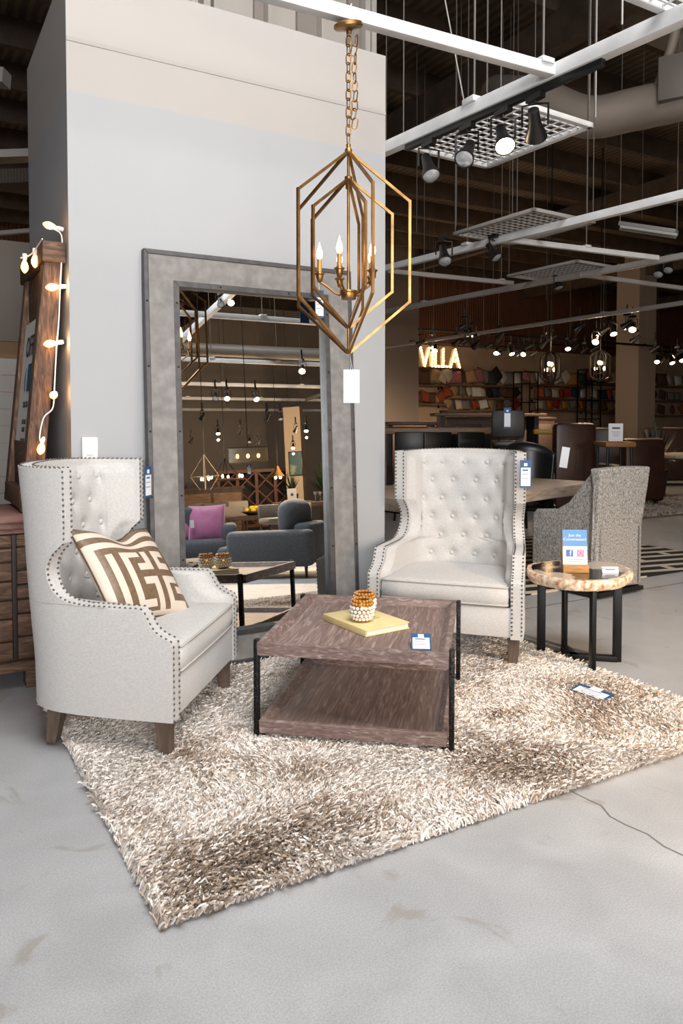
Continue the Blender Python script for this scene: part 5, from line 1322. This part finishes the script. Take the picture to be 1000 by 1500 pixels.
bulbs(t, [(.34 * math.cos(PI * i / 3), .34 * math.sin(PI * i / 3), .0) for i in range(6)], .026); MB().cyl((0, 0, .35), (0, 0, ZC - p.z), .006, .006, 6).build('chain', BLKPLAST, t)
p = MD(407, 698, 14.5); t = thing('bell_pendant', 'small brass pendant left of the cream column in the mirror', 'chandelier', p, 0); MB().lathe([(.02, .2), (.05, .12), (.13, .0), (.12, .0), (.03, .11)], 16, cap=False).build('shade', GOLD, t); bulbs(t, [(-.05, 0, -.01), (.05, 0, -.01)], .03); MB().cyl((0, 0, .19), (0, 0, ZC - p.z), .005, .005, 6).build('cord', BLKPLAST, t)
# spotlights reflected
ml = [(322, 436, 8.0, 0), (338, 434, 8.0, 1), (442, 534, 8.2, 1), (315, 575, 9.4, 0), (332, 575, 9.4, 1), (374, 576, 9.4, 1), (296, 606, 11.5, 0), (391, 606, 11.2, 1), (410, 606, 11.4, 0), (319, 628, 13, 1), (352, 628, 13, 1), (433, 625, 12.5, 0), (448, 624, 12.5, 1), (365, 641, 14, 0), (378, 643, 14, 1), (429, 650, 14.5, 1), (280, 642, 14, 1), (475, 640, 13, 0)]
ci = [0, 0]
for px, py, dp, lit in ml:
    k = ci[lit]; ci[lit] += 1; p = MD(px, py, dp) + V((0, 0, .06))
    spot('%s spotlight reflected in the mirror, %s %s one from the top' % ('lit' if lit else 'dark', nth(k), 'lit' if lit else 'dark'), p, (-.2 + rnd.uniform(-.2, .2), .6 if dp < 10 else -.4 + (k % 2) * .8, -.6), lit, .72, 600 if (lit and dp > 9 and k % 2) else 0, (1, .75, .5), 'spotlights seen in the mirror', stem=.1)
    if lit and dp > 11 and k % 2: hall_glow(p - V((0, 0, .25)), 110)
md = thing('air_duct', 'pale round duct crossing the mirrored ceiling', 'duct', (0, 0, 0)); MB().tube([MD(240, 560, 12) + V((0, 0, .55)), MD(500, 572, 12) + V((0, 0, .55))], .10, 16).build('pipe', mat('pale_duct', '6e665c', .5), md)

for q in ((84, 420), (82, 502), (78, 577)):
    hall_glow(PV(q[0] + 4, q[1], 3.955) + V((0, -.03, 0)), .5, (1, .6, .28))
# ================================================================== LIGHT
W = bpy.data.worlds.new('world'); S.world = W; W.use_nodes = True
bg = W.node_tree.nodes['Background']; bg.inputs['Color'].default_value = (.985, .99, 1.0, 1); bg.inputs['Strength'].default_value = SKY
pl = bpy.data.lights.new('storefront_portal', 'AREA'); pl.shape = 'RECTANGLE'; pl.size = OU1 - OU0; pl.size_y = OZ - .8; pl.cycles.is_portal = True
kl = bpy.data.lights.new('skylight_portal', 'AREA'); kl.shape = 'RECTANGLE'; kl.size = KU1 - KU0; kl.size_y = KV1 - KV0; kl.cycles.is_portal = True
ko = bpy.data.objects.new('skylight_portal', kl); COL.objects.link(ko); ko.location = ((KU0 + KU1) / 2, (KV0 + KV1) / 2, ZC + .1)
po = bpy.data.objects.new('storefront_portal', pl); COL.objects.link(po); po.location = ((OU0 + OU1) / 2, FV + .0, (OZ + .8) / 2); po.rotation_euler = (PI / 2, 0, 0)
def lamp(px, py, dp, e, col=(1, .7, .42), r=.06, M_=D):
    l = bpy.data.lights.new('hall_lamp', 'POINT'); l.energy = e; l.color = col; l.shadow_soft_size = r; o = bpy.data.objects.new('hall_lamp', l); COL.objects.link(o); o.location = M_(px, py, dp); return o
S.view_settings.view_transform = 'Standard'; S.view_settings.look = 'None'; S.view_settings.gamma = 1.0; S.view_settings.use_curve_mapping = False
S.view_settings.exposure = EXPO
cy = S.cycles
cy.use_denoising = True; cy.denoiser = 'OPENIMAGEDENOISE'; cy.denoising_input_passes = 'RGB_ALBEDO_NORMAL'; cy.max_bounces = 7; cy.diffuse_bounces = 4; cy.glossy_bounces = 4; cy.transmission_bounces = 6; cy.sample_clamp_indirect = 6.0; cy.caustics_reflective = False; cy.caustics_refractive = False
cy.use_light_tree = True
